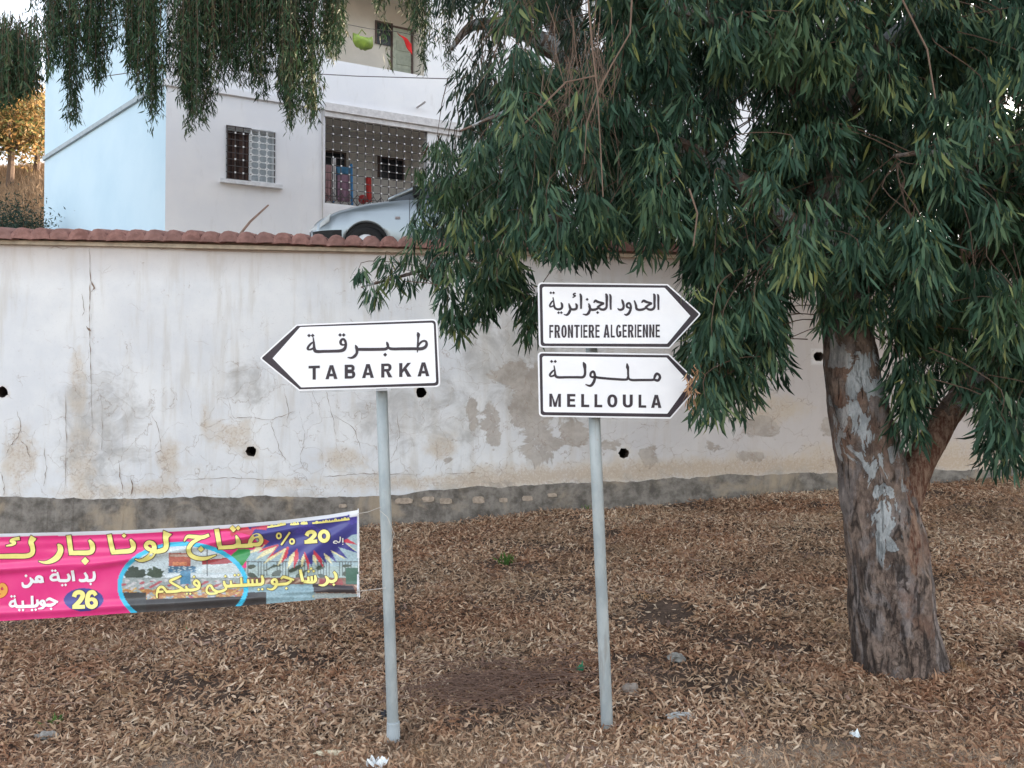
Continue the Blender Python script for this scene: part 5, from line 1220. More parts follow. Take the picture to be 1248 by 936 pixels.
# ================================================================== TREE ONE (in front of the wall)
def bark_mat(name, base_mix=1.0):
    n = N(name); wh = n.attr('white')
    lo = n.noise(4.0, 8, .65, sc=(1, 1, .5), dist=.6); md = n.noise(13, 9, .72, sc=(1, 1, .5)); fi = n.noise(42, 7, .75, sc=(1, 1, .28)); big = n.noise(1.8, 5, .6)
    fu = n.noise(17, 8, .7, sc=(1, 1, .22), dist=.8)
    hgt = n.attr('low')
    c = n.mix(n.ramp(md, .40, .60), (.10, .068, .055), (.33, .24, .19))
    c = n.mix(n.math('MULTIPLY', n.ramp(lo, .49, .54), .5), c, n.mix(n.ramp(md, .4, .6), (.20, .19, .195), (.33, .315, .32)))
    c = n.mix(n.math('MULTIPLY', n.ramp(big, .54, .62), .55), c, n.mix(n.ramp(fi, .4, .6), (.20, .09, .055), (.33, .19, .13)))
    c = n.mix(n.math('MULTIPLY', n.ramp(fi, .56, .66), .75), c, (.06, .045, .04))
    fr = n.ramp(n.math('ADD', n.math('SUBTRACT', fu, .5), n.math('MULTIPLY', hgt, .09)), .07, .16)
    c = n.mix(n.math('MULTIPLY', fr, .85), c, (.030, .022, .020))
    dn = n.node('ShaderNodeTexNoise'); n.t.links.new(n.co(), dn.inputs['Vector']); dn.inputs['Scale'].default_value = 9; dn.inputs['Detail'].default_value = 5
    vm = n.node('ShaderNodeVectorMath', operation='MULTIPLY_ADD'); n.t.links.new(dn.outputs['Color'], vm.inputs[0]); vm.inputs[1].default_value = (.26, .26, .26); n.t.links.new(n.co((1, 1, .22)), vm.inputs[2])
    ve = n.node('ShaderNodeTexVoronoi', feature='DISTANCE_TO_EDGE'); n.t.links.new(vm.outputs[0], ve.inputs['Vector']); ve.inputs['Scale'].default_value = 22
    pl = n.math('SUBTRACT', 1.0, n.ramp(ve.outputs['Distance'], .0, .10)); pl = n.math('MULTIPLY', pl, n.ramp(n.math('ADD', n.noise(9, 6, .7), n.math('MULTIPLY', hgt, .10)), .50, .66))
    c = n.mix(n.math('MULTIPLY', pl, .22), c, (.06, .043, .038))
    vc = n.node('ShaderNodeTexVoronoi'); n.t.links.new(vm.outputs[0], vc.inputs['Vector']); vc.inputs['Scale'].default_value = 22; sc_ = n.sep(vc.outputs['Color'])
    c = n.mix(n.math('MULTIPLY', sc_[0], .22), c, (.40, .33, .29)); c = n.mix(n.math('MULTIPLY', sc_[1], .25), c, (.09, .07, .06))
    m = n.ramp(n.math('ADD', n.math('MULTIPLY', n.math('SUBTRACT', n.noise(8.5, 8, .62, sc=(1, 1, .5), dist=.9), .5), 5.6), wh), .50, .54); m = n.math('MULTIPLY', m, n.ramp(wh, .10, .30))
    c = n.mix(m, c, n.mix(n.ramp(md, .4, .6), (.34, .36, .37), (.54, .56, .57)))
    rd = n.attr('red'); c = n.mix(n.ramp(n.math('ADD', n.math('MULTIPLY', n.math('SUBTRACT', md, .5), 2.6), rd), .5, .62), c, n.mix(n.ramp(fi, .4, .6), (.13, .055, .036), (.33, .22, .16)))
    n.bump(n.math('ADD', n.math('ADD', n.math('MULTIPLY', fi, .8), md), n.math('ADD', n.math('MULTIPLY', m, -.7), n.math('MULTIPLY', n.math('ADD', fr, n.math('MULTIPLY', pl, .3)), -1.0))), 1.0, .03)
    return n.fin(c, .9, .2)
M_BARK = bark_mat('gum_bark')
M_TWIG = simple('twig', (.10, .065, .045), .85)
M_TWIGD = simple('dead_twig_pale', (.17, .115, .085), .85)
def limb_mesh(name, path, rads, parent, nseg=140, nring=96, rough=.010, white=None, red=None, flare=0, mat=None):
    path = [tuple(p) + (r,) for p, r in zip(path, rads)]; q = catmull(path, max(2, nseg // (len(path) - 1))); pts = np.array(q)
    V = np.zeros((len(pts), nring, 3)); wa = np.zeros((len(pts), nring)); ra = np.zeros((len(pts), nring))
    up = Vector((1, 0, 0))
    for i, (x, y, z, r) in enumerate(pts):
        a = Vector(pts[max(0, i - 1)][:3]); c = Vector(pts[min(len(pts) - 1, i + 1)][:3]); d = (c - a).normalized()
        up = (up - d * up.dot(d)).normalized(); qv = d.cross(up)
        for k in range(nring):
            an = 2 * math.pi * k / nring; dr = up * math.cos(an) + qv * math.sin(an)
            p = Vector((x, y, z)) + dr * r
            nz = mnoise.noise(Vector((p.x * 3.2, p.y * 3.2, p.z * 1.6))) * .03 * (r / .2) + mnoise.noise(Vector((p.x * 16, p.y * 16, p.z * 5))) * rough
            rg = mnoise.noise(Vector((p.x * 36, p.y * 36, p.z * 9))); nz -= abs(rg) * rough * 1.1
            if flare: nz += flare * math.exp(-max(0, i / len(pts)) * 14) * (0.6 + .5 * math.cos(an * 5 + .6) + .3 * math.cos(an * 3 + 2))
            V[i, k] = p + dr * nz
            if white: wa[i, k] = white(p, an)
            if red: ra[i, k] = red(p, an)
    nr = len(pts); idx = np.arange(nr - 1)[:, None] * nring + np.arange(nring)[None]; nx = np.arange(nr - 1)[:, None] * nring + (np.arange(nring)[None] + 1) % nring
    Fq = np.stack([idx, nx, nx + nring, idx + nring], -1).reshape(-1, 4)
    return fast_mesh(name, V.reshape(-1, 3), [Fq, np.arange(nring)[None, ::-1] + 0, (np.arange(nring) + (nr - 1) * nring)[None]], mat or M_BARK, {'white': wa.ravel(), 'red': ra.ravel(), 'low': np.clip((1.1 - V[:, :, 2].ravel()) / .9, 0, 1)}, parent, smooth=True)

TY = 4.95
def inside(px, py, poly):
    m = np.zeros(px.shape, bool); n_ = len(poly); j = n_ - 1
    for i in range(n_):
        xi, yi = poly[i]; xj, yj = poly[j]
        m ^= ((yi > py) != (yj > py)) & (px < (xj - xi) * (py - yi) / ((yj - yi) or 1e-9) + xi); j = i
    return m
GAPS = [(668, 52, 14, 26), (716, 12, 8, 16), (905, 165, 10, 38), (1232, 128, 9, 13), (712, 222, 5, 7), (622, 55, 8, 14), (795, 222, 6, 5), (548, 45, 12, 30)]
def in_gap(px, py, k=1.):
    m = np.zeros(px.shape, bool)
    for x, y, a, b in GAPS: m |= ((px - x) / (a * k)) ** 2 + ((py - y) / (b * k)) ** 2 < 1
    return m
def mop(c, n_, size, rs, Lr=(.10, .17), dark=0., lean=(0, 0)):
    """one drooping tassel of gum leaves round point c"""
    th = rs.uniform(0, 2 * math.pi, n_); rr = np.sqrt(rs.uniform(0, 1, n_)) * size * .75
    bx = c[0] + np.cos(th) * rr; by = c[1] + np.sin(th) * rr; bz = c[2] + size * (.55 * (1 - (rr / size) ** 2) - rs.uniform(0, 1.3, n_) ** 1.2)
    out = np.stack([np.cos(th) * rr / size * .75, np.sin(th) * rr / size * .75, -np.ones(n_)], -1) + rs.normal(0, .16, (n_, 3))
    out[:, 0] += lean[0]; out[:, 1] += lean[1]
    L = rs.uniform(*Lr, n_)
    tint = np.clip(rs.beta(1.9, 3.0, n_) + rs.normal(0, .13) - dark, 0, .88)
    tint = np.where(rs.random(n_) < .012, .98, tint)
    return np.stack([bx, by, bz], -1), out, L, tint
def build_tree_one():
    rs = np.random.default_rng(21)
    base = P(1098, 826, TY)
    root = empty('eucalyptus_tree', (base.x, TY, base.z), 'large eucalyptus with patchy peeling bark leaning up from the leaf littered bank', 'tree', 'eucalyptus trees')
    C = lambda px, py, Y=TY: P(px, py, Y)
    def white(p, an):
        px, py = proj(p.x, p.y, p.z); 
        c = np.interp(py, [400, 440, 520, 600, 660, 700], [1050, 1052, 1060, 1075, 1082, 1082]); w_ = np.interp(py, [400, 450, 520, 620, 700], [10, 22, 26, 22, 14])
        v = .70 - abs((px - c) / w_) ** 1.6 * .5; v *= np.interp(py, [380, 430, 660, 705], [.3, 1, .95, .0])
        return float(np.clip(max(v, .22 * (py < 600)), 0, 1)) if p.y < TY + .05 else (.25 if py < 600 else 0.)
    def red(p, an):
        px, py = proj(p.x, p.y, p.z); v = 0
        v = max(v, .75 - abs(px - 1112) / 22 - max(0, (py - 690)) / 60) if py > 560 else v
        v = max(v, .6 - abs(px - 1030) / 8 - abs(py - 465) / 30)
        return float(np.clip(v, 0, 1))
    path = [C(1100, 850), C(1098, 812), C(1093, 770), C(1084, 700), C(1070, 620), C(1055, 540), C(1042, 470), C(1036, 420), C(1028, 350, TY + .05), C(1010, 240, TY + .15), C(985, 120, TY + .3), C(950, -10, TY + .5), C(920, -140, TY + .7), C(900, -300, TY + .8)]
    k = TY / F; rr = [60, 52, 50, 47, 43, 37, 32, 30, 28, 25, 22, 18, 12, 5]
    limb_mesh('trunk', path, [r * k for r in rr], root, 200, 120, .014, white, red, .055)
    # right fork
    def white2(p, an): return .3 if an > 3 else .1
    def red2(p, an):
        px, py = proj(p.x, p.y, p.z); return float(np.clip(.95 - max(0, 520 - py) / 50, 0, 1))
    path = [C(1088, 640, TY + .03), C(1108, 592, TY), C(1132, 545, TY), C(1158, 502, TY + .02), C(1190, 455, TY + .05), C(1225, 405, TY + .1), C(1262, 330, TY + .2), C(1300, 220, TY + .3), C(1330, 60, TY + .4), C(1345, -120, TY + .4)]
    limb_mesh('limb', path, [r * k for r in (25, 20, 16.5, 15.5, 15, 14.5, 13, 11, 8, 4)], root, 120, 56, .008, white2, red2)
    limbs = []
    def limb(pts, r0, r1):
        limb_mesh('limb', pts, list(np.linspace(r0, r1, len(pts))), root, 50, 20, .004, lambda p, a: .35); limbs.append(pts)
    limb([C(1030, 350, TY + .05), C(960, 270, TY - .1), C(870, 200, TY - .15), C(760, 150, TY - .1), C(650, 130, TY), C(560, 160, TY + .1)], .085, .006)
    limb([C(1035, 390, TY), C(985, 330, TY + .1), C(900, 290, TY + .3), C(780, 270, TY + .5), C(640, 270, TY + .5), C(540, 320, TY + .5), C(440, 350, TY + .45)], .05, .009)
    limb([C(1000, 200, TY + .2), C(1060, 80, TY - .1), C(1130, 0, TY - .3), C(1180, -120, TY - .4)], .08, .03)
    limb([C(985, 120, TY + .3), C(900, 40, TY), C(800, 0, TY - .1), C(700, -60, TY)], .07, .02)
    limb([C(1262, 330, TY + .2), C(1210, 240, TY - .2), C(1150, 190, TY - .4), C(1090, 190, TY - .5)], .04, .012)
    # tassels: rejection-sample the crown's volume
    poly = [(605, -160), (604, 70), (580, 120), (562, 165), (556, 200), (540, 235), (530, 268), (520, 300), (520, 340), (518, 372), (545, 392), (552, 420), (568, 428), (590, 398), (604, 372), (626, 382), (640, 350), (672, 338),
            (720, 335), (800, 338), (832, 350), (835, 380), (842, 400), (828, 440), (838, 470), (818, 505), (850, 528), (878, 520), (900, 500), (940, 478), (958, 450), (962, 400), (972, 350), (985, 330), (992, 392), (1015, 398), (1035, 360), (1068, 368), (1082, 400), (1076, 440), (1100, 470), (1102, 535), (1128, 545), (1135, 500), (1160, 480), (1178, 520), (1192, 505), (1205, 560), (1232, 575), (1250, 540), (1300, 560), (1420, 480), (1450, 100), (1400, -160)]
    N_ = 2600; sets = []; cents = []
    bx = rs.uniform(480, 1420, N_ * 4); by = rs.uniform(-160, 560, N_ * 4); bY = TY + rs.normal(.05, .55, N_ * 4)
    bY = np.clip(bY, 4.1, 6.4)
    size = rs.uniform(.09, .15, N_ * 4)
    m = inside(bx, by + 34, poly) & inside(bx - 12, by + 10, poly) & inside(bx + 12, by + 10, poly) & ~in_gap(bx, by + 12, 1.7)
    # keep the sign faces clear: near them only behind
    sgn = (bx > 640) & (bx < 842) & (by > 290); m &= ~(sgn & (bY < 4.55)); m &= ~((bx > 640) & (bx < 812) & (by > 315))
    m &= ~((bx > 480) & (bx < 560) & (by > 345) & (bY < 4.35))
    m &= ~((bx > 1088) & (bx < 1205) & (by > 405) & (bY < TY + .12)); m &= ~((bx > 1070) & (bx < 1200) & (by > 470))
    m &= ~((bx > 665) & (bx < 722) & (by < 60))
    # trunk window stays open
    m &= ~((bx > 985) & (bx < 1085) & (by > 330) & (bY < TY - .1))
    idx = np.nonzero(m)[0][:900]
    for i in idx:
        c = P(bx[i], by[i], bY[i]); cents.append(c)
        dk = .05 if bY[i] > 5.0 else 0
        sets.append((np.array(c), size[i], dk))
    # the crown goes on above the picture, over the slope
    for _ in range(420):
        a_ = rs.uniform(0, 6.283); r_ = rs.uniform(0, 1) ** .5
        c = Vector((3.4 + math.cos(a_) * r_ * 3.6, 5.4 + math.sin(a_) * r_ * 3.2, 5.9 + rs.uniform(-.5, 2.4) * (1.15 - r_ * .6)))
        x_, y_ = proj(c.x, c.y, c.z)
        if y_ > -120 and c.y > .5: continue
        sets.append((np.array(c), rs.uniform(.2, .3), 0.))
    # lower hanging tassels along the fringe
    fr = [(548, 390), (562, 400), (588, 372), (606, 352), (625, 356), (655, 395), (646, 412), (835, 395), (842, 430), (850, 470), (862, 495), (885, 480), (905, 470), (930, 455), (948, 430), (945, 400), (1005, 372), (1030, 352), (1050, 350), (1095, 440), (1110, 500), (1112, 525), (1090, 410), (1072, 372), (1178, 485), (1212, 520), (1232, 540), (1240, 500), (1222, 470), (1200, 430), (870, 450), (900, 420), (860, 400), (880, 370), (920, 380), (1120, 385), (1140, 375), (858, 345), (850, 372), (1170, 390), (1205, 380), (480, 350), (455, 362), (500, 345), (520, 330), (1085, 330), (1110, 350), (1060, 320)]
    for x, y in fr:
        for r_ in range(2):
            Yf = 4.35 + rs.uniform(0, .6) if x > 830 else 4.9 + rs.uniform(0, .5)
            if 1080 < x < 1125: Yf = TY - .25
            if 1125 < x < 1185 and y > 400: Yf = TY + .2
            if x > 825 and x < 870: x = x + 14
            if x < 530: Yf = TY + .45
            c = P(x + rs.normal(0, 7), y - 14 - r_ * 22 + rs.normal(0, 6), Yf); cents.append(c); sets.append((np.array(c), rs.uniform(.07, .11) * (.7 if x < 530 else 1), 0))
    Bb, Dd, Ll, Tt = [], [], [], []
    for c, s_, dk in sets:
        nl = int(rs.uniform(80, 120) * (s_ / .12) ** 1.3) if s_ < .19 else 130
        b_, d_, l_, t_ = mop(c, nl, s_ * 1.15, rs, (.055, .14), dk + rs.normal(0, .05), (rs.normal(0, .10), rs.normal(0, .1))); Bb.append(b_); Dd.append(d_); Ll.append(l_); Tt.append(t_)
    for x_, y_ in ((1112, 470), (1108, 500), (1116, 525), (1106, 440), (1124, 455), (1168, 440), (1176, 462), (1182, 430), (1156, 415), (1196, 470), (1203, 500), (1020, 372), (1040, 366), (1058, 380), (1008, 385)):
        b_, d_, l_, t_ = mop(np.array(P(x_, y_, TY - .38)), 42, .075, rs, (.06, .13)); Bb.append(b_); Dd.append(d_); Ll.append(l_); Tt.append(t_)
    for _ in range(34):
        x_, y_ = rs.uniform(500, 562), rs.uniform(170, 285)
        if x_ < 478 + (235 - y_) * .35: continue
        b_, d_, l_, t_ = mop(np.array(P(x_, y_, TY + rs.normal(.2, .2))), 16, .055, rs, (.05, .11)); Bb.append(b_); Dd.append(d_); Ll.append(l_); Tt.append(t_)
    # sprays hanging across the arrow tips
    for x, y, Yf in ((836, 350, 4.14), (850, 405, 4.12), (838, 432, 4.14), (846, 500, 4.14)):
        b_, d_, l_, t_ = mop(np.array(P(x + 8, y, Yf)), 10, .04, rs, (.07, .12)); Bb.append(b_); Dd.append(d_); Ll.append(l_); Tt.append(t_)
    Bb, Dd, Ll, Tt = map(np.concatenate, (Bb, Dd, Ll, Tt))
    px, py = proj(Bb[:, 0], Bb[:, 1], Bb[:, 2]); keep = ~in_gap(px, py + 14, 1.0)
    keep &= ~((px > 560) & (px < 838) & (py > 312) & (py < 520) & (Bb[:, 1] < 4.4))
    tipx = np.interp(py, [345, 384, 425, 432, 468, 512], [822, 860, 822, 822, 860, 825]); keep &= ~((px > 560) & (px < tipx) & (py > 318) & (py < 512) & (Bb[:, 1] < 4.42) & (rs.random(len(px)) < .97))
    keep &= ~(((px - 696) / 26) ** 2 + ((py - 30) / 52) ** 2 < 1)
    Bb, Dd, Ll, Tt = Bb[keep], Dd[keep], Ll[keep], Tt[keep]
    W_ = Ll * rs.uniform(.125, .175, len(Ll)); cv = rs.normal(0, .48, len(Ll))
    # the 300 nearest leaves in view as single parts
    px, py = proj(Bb[:, 0], Bb[:, 1], Bb[:, 2]); vis = (px > 0) & (px < 1248) & (py > 0) & (py < 900)
    near = np.zeros(len(Bb), bool); order = np.argsort(np.where(vis, Bb[:, 1] / Ll, 1e9))[:300]; near[order] = True
    v, f, t = leaves(Bb[~near], Dd[~near], Ll[~near], W_[~near], cv[~near], Tt[~near], rs)
    o = fast_mesh('foliage', v, f, M_LEAF, {'tint': t}, root); o['kind'] = 'stuff'
    protos = []
    for k_ in range(8):
        v, f, t = leaves(np.zeros((1, 3)), np.array([[0, 0, -1.]]), np.array([1.]), np.array([.13]), np.array([rs.normal(0, .28)]), np.array([rs.uniform(.2, .7)]), rs)
        o = fast_mesh('leaf', v, f, M_LEAF, {'tint': t}); me = o.data; bpy.data.objects.remove(o); protos.append(me)
    for j, i in enumerate(order):
        o = bpy.data.objects.new('leaf', protos[j % 8]); link(o, root)
        o.location = Vector(Bb[i]) - root.location; o.scale = (Ll[i],) * 3
        q = Vector(Dd[i]).normalized().to_track_quat('-Z', 'X'); o.rotation_mode = 'QUATERNION'; o.rotation_quaternion = q @ Matrix.Rotation(rs.uniform(0, 6.28), 3, 'Z').to_quaternion()
    # twigs from limbs to tassels
    lp = [Vector(p) for l in limbs for p in catmull([tuple(q) for q in l], 6)] + [C(1160, 500), C(1225, 405, TY + .1), C(1262, 330, TY + .2), C(1010, 240, TY + .1), C(985, 120, TY + .3), C(950, 0, TY + .5)]
    b = B()
    for c in cents:
        q = sorted(lp, key=lambda p: (p - c).length + max(0, c.z - p.z) * 1.0)[int(rs.integers(0, 7))]; q = c + (q - c) * min(1, .5 / max(.01, (q - c).length)); mid = (q + c) / 2 + Vector((rs.normal(0, .05), rs.normal(0, .05), .12 * (q - c).length))
        L_ = (q - c).length; pts = catmull([tuple(q), tuple(mid), tuple(c + Vector((0, 0, .05))), tuple(c - Vector((0, 0, .08)))], 3)
        b.tube([Vector(p) for p in pts], [max(.0014, .005 * L_ * (1 - i / len(pts)) + .0016) for i in range(len(pts))], 4, False)
    o = b.build('branchlets', M_TWIG, root); o['kind'] = 'stuff'
    # bare hanging twigs in the middle of the crown
    b = B()
    for i in range(80):
        g_ = i % 3; js = rs.uniform(-70, 25)
        if g_ == 0: x0, y0, x1, y1 = 640 + rs.normal(0, 12), -40, 600 + rs.normal(0, 30), 80 + rs.uniform(-40, 50)
        elif g_ == 1: x0, y0, x1, y1 = 728 + rs.normal(0, 10), 60, 715 + rs.normal(0, 30), 230 + rs.uniform(-60, 20)
        else: x0, y0, x1, y1 = 700 + rs.normal(0, 25), 70, 670 + rs.normal(0, 40), 250 + rs.uniform(-70, 20)
        y0 += js; x0 += rs.normal(0, 14); Yt = 4.2 + rs.uniform(0, .45); pts = []
        for q in range(6):
            t = q / 5; pts.append(P(x0 + (x1 - x0) * t ** 1.3 + rs.normal(0, 6), y0 + (y1 - y0) * t, Yt + rs.normal(0, .02)))
        b.tube(pts, [.0026, .0022, .0018, .0015, .0012, .001], 4, False)
    for p_ in ([(715, -20), (722, 60), (728, 110), (732, 180), (735, 240)], [(770, 0), (768, 40), (745, 80), (730, 110), (715, 150), (712, 200)], [(640, 150), (690, 100), (728, 92)], [(1100, 0), (1130, 60), (1140, 120)], [(840, 230), (850, 260), (845, 300)]):
        b.tube([P(x, y, 3.98) for x, y in p_], [.005, .0045, .004, .0035, .003, .002][:len(p_)], 5, False)
    o = b.build('bare_twigs', M_TWIGD, root); o['kind'] = 'stuff'
    # bundle of dead orange-brown leaves caught on the lower arrow tip
    n_ = 60; b0 = np.array([P(rs.normal(845, 4), rs.normal(468, 12), rs.uniform(4.10, 4.17)) for _ in range(n_)]); d0 = np.stack([rs.normal(0, .5, n_), rs.normal(0, .3, n_), -np.ones(n_)], -1)
    v, f, t = leaves(b0, d0, rs.uniform(.03, .07, n_), np.full(n_, .008), rs.normal(0, .5, n_), rs.uniform(.5, .9, n_), rs)
    o = fast_mesh('dead_leaf_bunch', v, f, leaf_mat('dead_orange_leaf', [(.20, .10, .05), (.40, .22, .12), (.55, .34, .2)], .2), {'tint': t}); o['kind'] = 'stuff'; tag(o, 'bunch of withered orange brown leaves caught on the MELLOULA arrow tip', 'dead leaves')
build_tree_one()

# ================================================================== TREE TWO (on the terrace, weeping curtains over the house)
def build_tree_two():
    rs = np.random.default_rng(31)
    Yt = 12.2; base = Vector((PX(745, Yt), Yt, TZ - .05)); root = empty('eucalyptus_tree', base, 'tall weeping eucalyptus behind the wall, its leafy curtains hanging before the white house', 'tree', 'eucalyptus trees')
    Pm = lambda px, py, Y=Yt: P(px, py, Y)
    limb_mesh('trunk', [base - Vector((0, 0, .3)), Pm(742, 250), Pm(728, 180), Pm(712, 110), Pm(695, 50), Pm(680, -20), Pm(665, -140), Pm(640, -300)], [.40, .36, .34, .32, .29, .26, .2, .08], root, 80, 40, .012, lambda p, a: .62)
    lim = [[Pm(695, 50), Pm(620, -40, 11.6), Pm(520, -100, 11), Pm(400, -130, 10.6), Pm(250, -140, 10.4), Pm(100, -120, 10.4), Pm(0, -60, 10.4), Pm(-60, 20, 10.4)],
           [Pm(712, 110), Pm(800, 20, 12), Pm(900, -60, 11.5), Pm(1050, -120, 11), Pm(1250, -100, 11)], [Pm(680, -20), Pm(600, -140, 12), Pm(480, -200, 12), Pm(300, -220, 12.2), Pm(80, -200, 12)],
           [Pm(700, 80), Pm(640, 40, 11.6), Pm(580, 30, 11.2), Pm(550, 60, 11)]]
    for i, l in enumerate(lim): limb_mesh('limb', l, list(np.linspace(.17, .03, len(l))), root, 40, 14, .006, lambda p, a: .4)
    # curtains: (centre px, half width px, bottom py, number of strands, Y, top py)
    cur = [(70, 22, 100, 12, 10.6, -60), (88, 8, 178, 8, 10.6, -60), (62, 10, 80, 7, 10.5, -60), (118, 16, 122, 13, 10.9, -60), (108, 8, 90, 6, 10.6, -60), (158, 9, 105, 8, 10.8, -60), (138, 4, 88, 3, 10.8, -60), (172, 14, 140, 13, 10.7, -60), (188, 9, 176, 9, 10.7, -60),
           (222, 14, 140, 11, 10.6, -60), (234, 8, 182, 9, 10.6, -60), (250, 14, 165, 13, 10.7, -60), (275, 14, 120, 14, 10.8, -60), (300, 16, 118, 16, 10.9, -60), (318, 10, 140, 9, 10.8, -60), (350, 16, 150, 18, 10.8, -60), (356, 9, 182, 11, 10.8, -60), (378, 13, 172, 13, 10.9, -60), (404, 13, 92, 13, 10.9, -60), (412, 6, 78, 6, 10.8, -60), (340, 20, 70, 12, 11.2, -60), (265, 20, 80, 12, 11.2, -60),
           (466, 10, 18, 5, 11, -60), (467, 2, 100, 1, 11, -60), (505, 12, 45, 8, 11, -60), (517, 6, 108, 5, 11, -60), (496, 6, 20, 3, 11, -60), (552, 10, 30, 8, 11.2, -60), (545, 6, 110, 5, 11, -60),
           (30, 20, 130, 22, 9.6, 40), (8, 20, 140, 22, 9.6, 30), (-40, 30, 150, 20, 9.8, 20), (300, 60, 40, 26, 11.6, -60), (160, 60, 30, 18, 11.6, -60)]
    Bb, Dd, Ll, Tt = [], [], [], []; tw = B()
    for cx, hw, bot, ns, Yc, top in cur:
        for s_ in range(ns * 3):
            x = cx + rs.normal(0, .62) * hw; fall = 1 - min(1, abs(x - cx) / (hw * 1.6)) ** 1.5 * .45; end = top + (bot - 8 - top) * fall * rs.uniform(.78, 1.0); y0 = top + rs.uniform(-20, 10); Ys = Yc + rs.normal(0, .28)
            if end - y0 < 8: continue
            dens = 17; nl = max(3, int((end - y0) / 100 * dens * 2.6)); tt = rs.uniform(0, 1, nl) ** .85
            x_end = x + rs.normal(0, 4); wob = rs.uniform(0, 6)
            xs = x + (x_end - x) * tt + 2.0 * np.sin(tt * 5 + wob) + rs.normal(0, 2.6, nl); ys = y0 + (end - y0) * tt
            vx = (xs - CX) / F; vv = (CY - ys) / F; ry = cp - vv * sp_; k_ = Ys / ry
            Bb.append(np.stack([vx * k_, np.full(nl, Ys), CAMZ + (sp_ + vv * cp) * k_], -1)); Dd.append(np.stack([rs.normal(0, .5, nl), rs.normal(0, .5, nl), -np.ones(nl)], -1))
            Ll.append(rs.uniform(.07, .135, nl)); brown = rs.random() < .25
            Tt.append(np.clip(rs.beta(2, 2.6, nl) * .7 + (.28 if brown else 0) , 0, 1))
            tw.tube([P(x, y0, Ys), P(x + (x_end - x) * .5 + 2 * math.sin(2.5 + wob), (y0 + end) / 2, Ys), P(x_end + 2 * math.sin(5 + wob), end, Ys)], [.003, .0025, .0015], 3, False)
    o = tw.build('hanging_twigs', M_TWIG, root); o['kind'] = 'stuff'
    Bb, Dd, Ll, Tt = map(np.concatenate, (Bb, Dd, Ll, Tt)); n1 = len(Bb)
    v, f, t = leaves(Bb, Dd, Ll, Ll * rs.uniform(.13, .18, n1), rs.normal(0, .3, n1), Tt, rs, (0, .45, 1), (.2, 1, 0))
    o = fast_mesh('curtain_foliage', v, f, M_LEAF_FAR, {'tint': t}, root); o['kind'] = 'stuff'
    # dense crown mass on the right
    poly = [(530, -160), (540, 40), (556, 118), (545, 150), (515, 185), (512, 262), (560, 300), (1248, 300), (1500, 300), (1500, -160)]
    Bb, Dd, Ll, Tt = [], [], [], []
    bx = rs.uniform(520, 1480, 8000); by = rs.uniform(-160, 300, 8000); bY = rs.uniform(7.6, 12.4, 8000); bY[by > 255] = 11.0 + .12 * 0
    m = inside(bx, by, poly) & ~in_gap(bx, by, 1.9); idx = np.nonzero(m)[0][:1750]; tw = B()
    lp = [Vector(p) for l in lim for p in catmull([tuple(q) for q in l], 5)] + [Pm(728, 180), Pm(742, 250), Pm(680, -20)]
    fill = np.arange(len(bx) - 130, len(bx)); bx[fill] = rs.uniform(1020, 1330, 130); by[fill] = rs.uniform(205, 292, 130); bY[fill] = rs.uniform(11.15, 11.8, 130); idx = np.concatenate([idx, fill])
    for i in idx:
        c = P(bx[i], by[i], bY[i]); b_, d_, l_, t_ = mop(np.array(c), 42, rs.uniform(.2, .34), rs, (.12, .20), .02); Bb.append(b_); Dd.append(d_); Ll.append(l_); Tt.append(t_)
        if i % 2:
            q = sorted(lp, key=lambda p: (p - c).length)[int(rs.integers(0, 12))]; q = c + (q - c) * min(1, .9 / max(.01, (q - c).length)); tw.tube([q, (q + c) / 2 + Vector((0, 0, .12)), c], [.009, .007, .003], 3, False)
    Bb, Dd, Ll, Tt = map(np.concatenate, (Bb, Dd, Ll, Tt)); px, py = proj(Bb[:, 0], Bb[:, 1], Bb[:, 2]); k_ = ~in_gap(px, py + 6, 1.0); Bb, Dd, Ll, Tt = Bb[k_], Dd[k_], Ll[k_], Tt[k_]; n1 = len(Bb)
    v, f, t = leaves(Bb, Dd, Ll, Ll * .17, rs.normal(0, .3, n1), Tt, rs, (0, .45, 1), (.2, 1, 0))
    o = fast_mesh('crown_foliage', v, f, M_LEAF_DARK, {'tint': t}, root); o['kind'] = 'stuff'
    o = tw.build('crown_branchlets', M_TWIG, root); o['kind'] = 'stuff'
build_tree_two()

